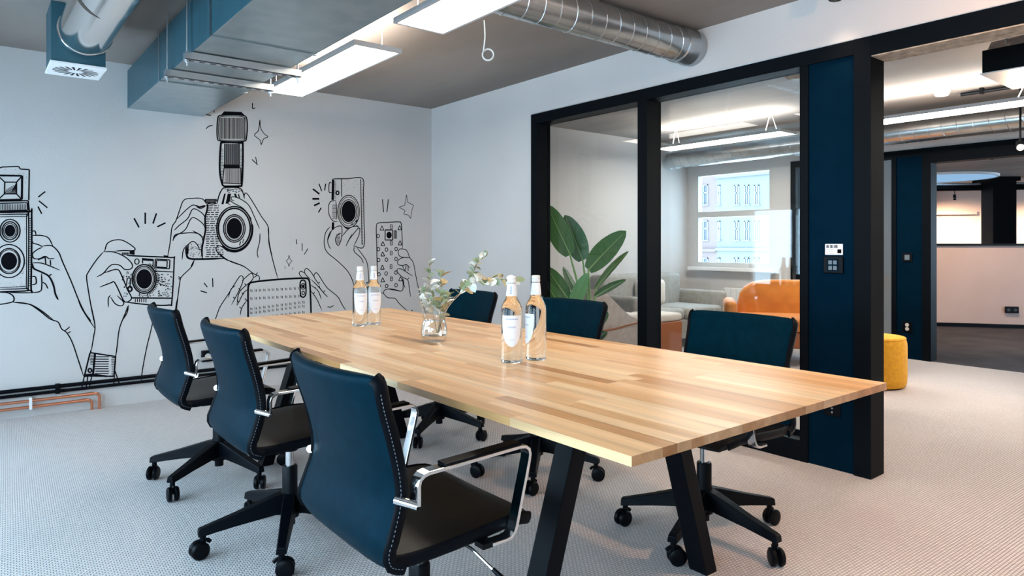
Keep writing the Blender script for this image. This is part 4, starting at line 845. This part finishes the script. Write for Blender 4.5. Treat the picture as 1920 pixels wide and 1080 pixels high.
MB().lathe([(.20, .37), (.205, .375), (.205, .385), (.20, .39)], n=36).build('table_top', 'charcoal', ot, True); MB().lathe([(.185, .02), (.19, .06), (.19, .33), (.15, .365)], n=36).build('drum', 'charcoal', ot, True); MB().lathe([(.17, 0), (.17, .02)], n=30).build('foot', 'black', ot)

# broad-leaved plant
pb = py(1100, 700, 3.98); pb = Vector((3.98, 3.93, 0))
pl = thing('potted_plant', pb, 'tall green plant with broad banana-like leaves behind the glass', 'plant')
MB().lathe([(.13, 0), (.17, .30), (.175, .33), (.16, .33), (.155, .30), (.001, .295)], n=36).build('pot', 'pot', pl, True)
MB().lathe([(.001, .31), (.155, .305), (.155, .296)], n=30).build('soil', 'soil', pl, True)
dpl = sY * pb.x + cY * pb.y; fwd = Vector((sY, cY, 0)); rgt = Vector((cY, -sY, 0))
def leaf(bu, bv, tu, tv, wpx, dd0, dd1, roll, m='banana', droop=.1, foldk=.25):
    b = pd(bu, bv, dpl + dd0) - pb; t = pd(tu, tv, dpl + dd1) - pb; ax = t - b; L = ax.length; d = ax.normalized()
    side = d.cross(fwd).normalized(); side = Matrix.Rotation(roll, 3, d) @ side; nn = side.cross(d); hw = wpx * dpl / FPX / 2; n = 14; mbv = []; fs = []; uv = []; mid = []
    for i in range(n + 1):
        s = i / n; wd = hw * (math.sin(PI * (.04 + .96 * s) ** .85) ** .55 if s < .995 else 0.02); c = b + ax * s + nn * (droop * L * (s - s * s) ) ; mid.append(c)
        for j in (-2, -1, 0, 1, 2):
            q = j / 2; wob = .02 * hw * math.sin(i * 2.3 + j) ; mbv.append(c + side * (wd * q) + nn * (foldk * wd * abs(q) - .15 * wd * q * q + wob * abs(q))); uv.append((s, q * .5 + .5))
    for i in range(n):
        for j in range(4): k = i * 5 + j; fs.append((k, k + 1, k + 6, k + 5))
    mb = MB().add(mbv, fs); o = mb.build('leaf', m, pl, True); me = o.data; ul = me.uv_layers.new(name='UVMap')
    for lp in me.loops: ul.data[lp.index].uv = uv[lp.vertex_index]
    MB().tube([mid[i] - nn * .002 for i in range(0, n, 1)], [.006 * (1 - .8 * i / n) for i in range(0, n, 1)], 6).build('midrib', 'rib', o, True)
    st = catmull([Vector((random.uniform(-.03, .03), random.uniform(-.03, .03), .30)), Vector((b.x * .45, b.y * .45, .30 + (b.z - .30) * .5)), b], 6)
    MB().tube(st, [.014 - .007 * i / len(st) for i in range(len(st))], 8).build('petiole', 'rib', pl, True)
leaf(1069, 478, 1026, 384, 44, -.05, -.12, .25); leaf(1093, 488, 1059, 403, 44, .08, .15, -.3); leaf(1103, 506, 1174, 433, 46, -.02, .0, .35)
leaf(1117, 540, 1179, 471, 26, .1, .2, .9); leaf(1116, 556, 1174, 524, 24, -.1, -.2, .8); leaf(1066, 562, 1024, 500, 34, -.08, -.1, .3); leaf(1084, 552, 1056, 500, 24, .1, .15, .8)
leaf(1072, 575, 1101, 512, 26, -.12, -.1, -.2, 'banana_light'); leaf(1052, 575, 1022, 528, 30, -.15, -.25, .5); leaf(1110, 612, 1140, 585, 26, -.05, -.1, .2); leaf(1112, 640, 1138, 622, 24, .05, .0, .6)

# ------------------------------------------------------------ the room beyond the lounge
fx = Vector((sY, cY, 0)); rx = Vector((cY, -sY, 0))
def slab(u0, u1, d0, d1, z0, z1, th=.1):
    """wall standing on the floor between two picture columns at two depths"""
    a = pd(u0, HOR, d0); b = pd(u1, HOR, d1); n = Vector((-(b - a).y, (b - a).x, 0)).normalized() * th
    if n.dot(fx) < 0: n = -n
    P = [a, b, b + n, a + n]; return MB().loft([[(p.x, p.y, z0) for p in P], [(p.x, p.y, z1) for p in P]])
struct('wall_low', 'blush half-height wall beyond the far doorway', slab(1690, 2080, 9.7, 9.0, 0, 1.13), 'pink')
struct('baseboard_low', 'black baseboard of the blush half-height wall', slab(1690, 2080, 9.68, 8.98, 0, .05, .02), 'black')
struct('trim_1', 'black cap rail of the blush half-height wall', slab(1690, 2080, 9.66, 8.96, 1.13, 1.16, .16), 'black')
struct('wall_far', 'peach wall at the far end of the rear room', slab(1640, 2200, 16.4, 15.2, 0, CEIL), 'peach')
rc = thing('wall_niche', pd(1700, HOR, 13.2), 'shallow boxed lintel on the peach far wall', 'wall panel'); rc.location.z = 0
slab(1690, 1832, 16.15, 15.85, 1.86, 1.94, .12).build('lintel', 'pink', rc); rc.location = (0, 0, 0)
cl = thing('column', (0, 0, 0), 'black square column standing behind the blush half wall', 'column'); slab(1862, 1906, 12.85, 12.8, 0, CEIL, .4).build('shaft', 'black', cl)
slab(1850, 1914, 12.8, 12.75, CEIL - .08, CEIL, .46).build('capital', 'black', cl)
ps = thing('power_socket', pd(1897, 581, 9.28), 'black double socket on the blush half wall', 'socket')
ps.rotation_euler = (0, 0, math.atan2((pd(2080, HOR, 9) - pd(1690, HOR, 9.7)).y, (pd(2080, HOR, 9) - pd(1690, HOR, 9.7)).x))
part('plate', 'black', ps, ((-.08, -.012, -.045), (.08, .012, .045)), bevel=.004)
for x in (-.04, .04): MB().lathe([(.02, -.013), (.02, -.015)], (x, 0, 0), 14, 'y').build('socket_face', 'charcoal', ps)
sk = thing('round_skylight', pd(1715, 330, 12.3), 'pale blue round ceiling disc glowing in the rear room', 'skylight'); sk.location.z = CEIL - .03
sk.location = (14.17, 4.94, CEIL - .042)
MB().lathe([(.90, 0), (.90, .02)], n=60).build('disc', 'skyblue', sk); MB().lathe([(.90, -.01), (.93, -.01), (.93, .03), (.90, .03)], n=60, cap=False).build('rim', 'white', sk, True)
for k, (u, d) in enumerate(((1790, 15.0), (1980, 14.4), (1860, 7.9))):
    q = pd(u, HOR, d); spot_fixture((q.x, q.y, 2.2), (q.x + (.8 if k < 2 else 1.4), q.y + .2, 0), ('black spotlight below the blue ceiling disc', 'black spotlight over the blush half wall', 'black spotlight washing the blush half wall')[k], (420, 420, 150)[k], 150, 'rear room spotlights', .08)
for k, (u, v) in enumerate(((1700, 355), (1760, 352))): pass
tr = thing('pipe_run', pd(1700, HOR, 11.5), 'dark pipes hung below the ceiling of the rear room', 'pipe'); tr.location = (0, 0, 0)
a, b = pd(1690, 355, 13.6), pd(2000, 350, 13.0)
MB().tube([a, b], .05, 10).build('pipe', 'blackmetal', tr, True); MB().tube([a + Vector((0, 0, .08)), b + Vector((0, 0, .08))], .03, 10).build('pipe', 'zinc', tr, True)
for u in (1720, 1840): q = a.lerp(b, .01 if u < 1800 else .85); MB().tube([q, (q.x, q.y, CEIL)], .012, 6).build('hanger', 'blackmetal', tr)
struct('wall_back_north', 'white side wall of the rear room', MB().prism([(8.75, 3.42, 0), (17.3, 7.66, 0), (17.3, 7.76, 0), (8.75, 3.52, 0)], (0, 0, CEIL)), 'wall')
struct('wall_back_south', 'white wall closing the rear room', boxes(((XL + T, -3.2, 0), (22, -3.1, CEIL))), 'wall')

# ------------------------------------------------------------ houses across the street, seen through the lounge window
FX = 53.0
def fq(u, v): p = px(u, v, FX); return p.y, p.z
def house(name, u0, u1, m, wins, bands, label, dx=0):
    ya, _ = fq(u0, 0); yb, _ = fq(u1, 0); t = thing(name, (FX + dx, (ya + yb) / 2, -6), label, 'building'); y0 = (ya + yb) / 2
    boxes(((0, ya - y0, 0), (8, yb - y0, 21))).build('wall', m, t)
    for a, b in bands:
        za, zb = fq(u0, a)[1] + 6, fq(u0, b)[1] + 6; boxes(((-.25, ya - y0, zb), (0, yb - y0, za))).build('cornice', m, t)
    for (a, b, c, d) in wins:
        y1, z1 = fq(a, c); y2, z2 = fq(b, d); y1 -= y0; y2 -= y0; z1 += 6; z2 += 6
        wn = boxes(((-.08, y1, z2), (0, y1 - .1, z1)), ((-.08, y2 + .1, z2), (0, y2, z1)), ((-.08, y1, z1 - .1), (0, y2, z1)), ((-.16, y1 + .1, z2 - .1), (0, y2 - .1, z2)), ((-.06, y1, z1 - (z1 - z2) * .38), (0, y2, z1 - (z1 - z2) * .38 - .12)), ((-.06, (y1 + y2) / 2 - .05, z2), (0, (y1 + y2) / 2 + .05, z1))).build('window', 'facframe', t)
        boxes(((-.02, y1 - .1, z2), (-.01, y2 + .1, z1 - .1))).build('pane', 'facwin', wn)
rows = ((347, 383), (414, 450), (483, 520))
house('town_house', 1230, 1344, 'pinkfac', [(a, a + 17, c, d) for a in (1270, 1311) for c, d in rows], [(466, 471)], 'rose pink house front seen through the lounge window')
house('town_house', 1344, 1447, 'palefac', [(a, a + 9, c, d) for a in (1377, 1396, 1415) for c, d in rows] + [(1346, 1351, c, d) for c, d in rows], [(328, 335), (465, 470)], 'pale white house front with narrow windows seen through the lounge window')
house('town_house', 1447, 1560, 'beigefac', [(a, a + 12, c, d) for a in (1458, 1480, 1502) for c, d in rows], [(328, 335)], 'beige house front seen through the black framed glazing', 2)
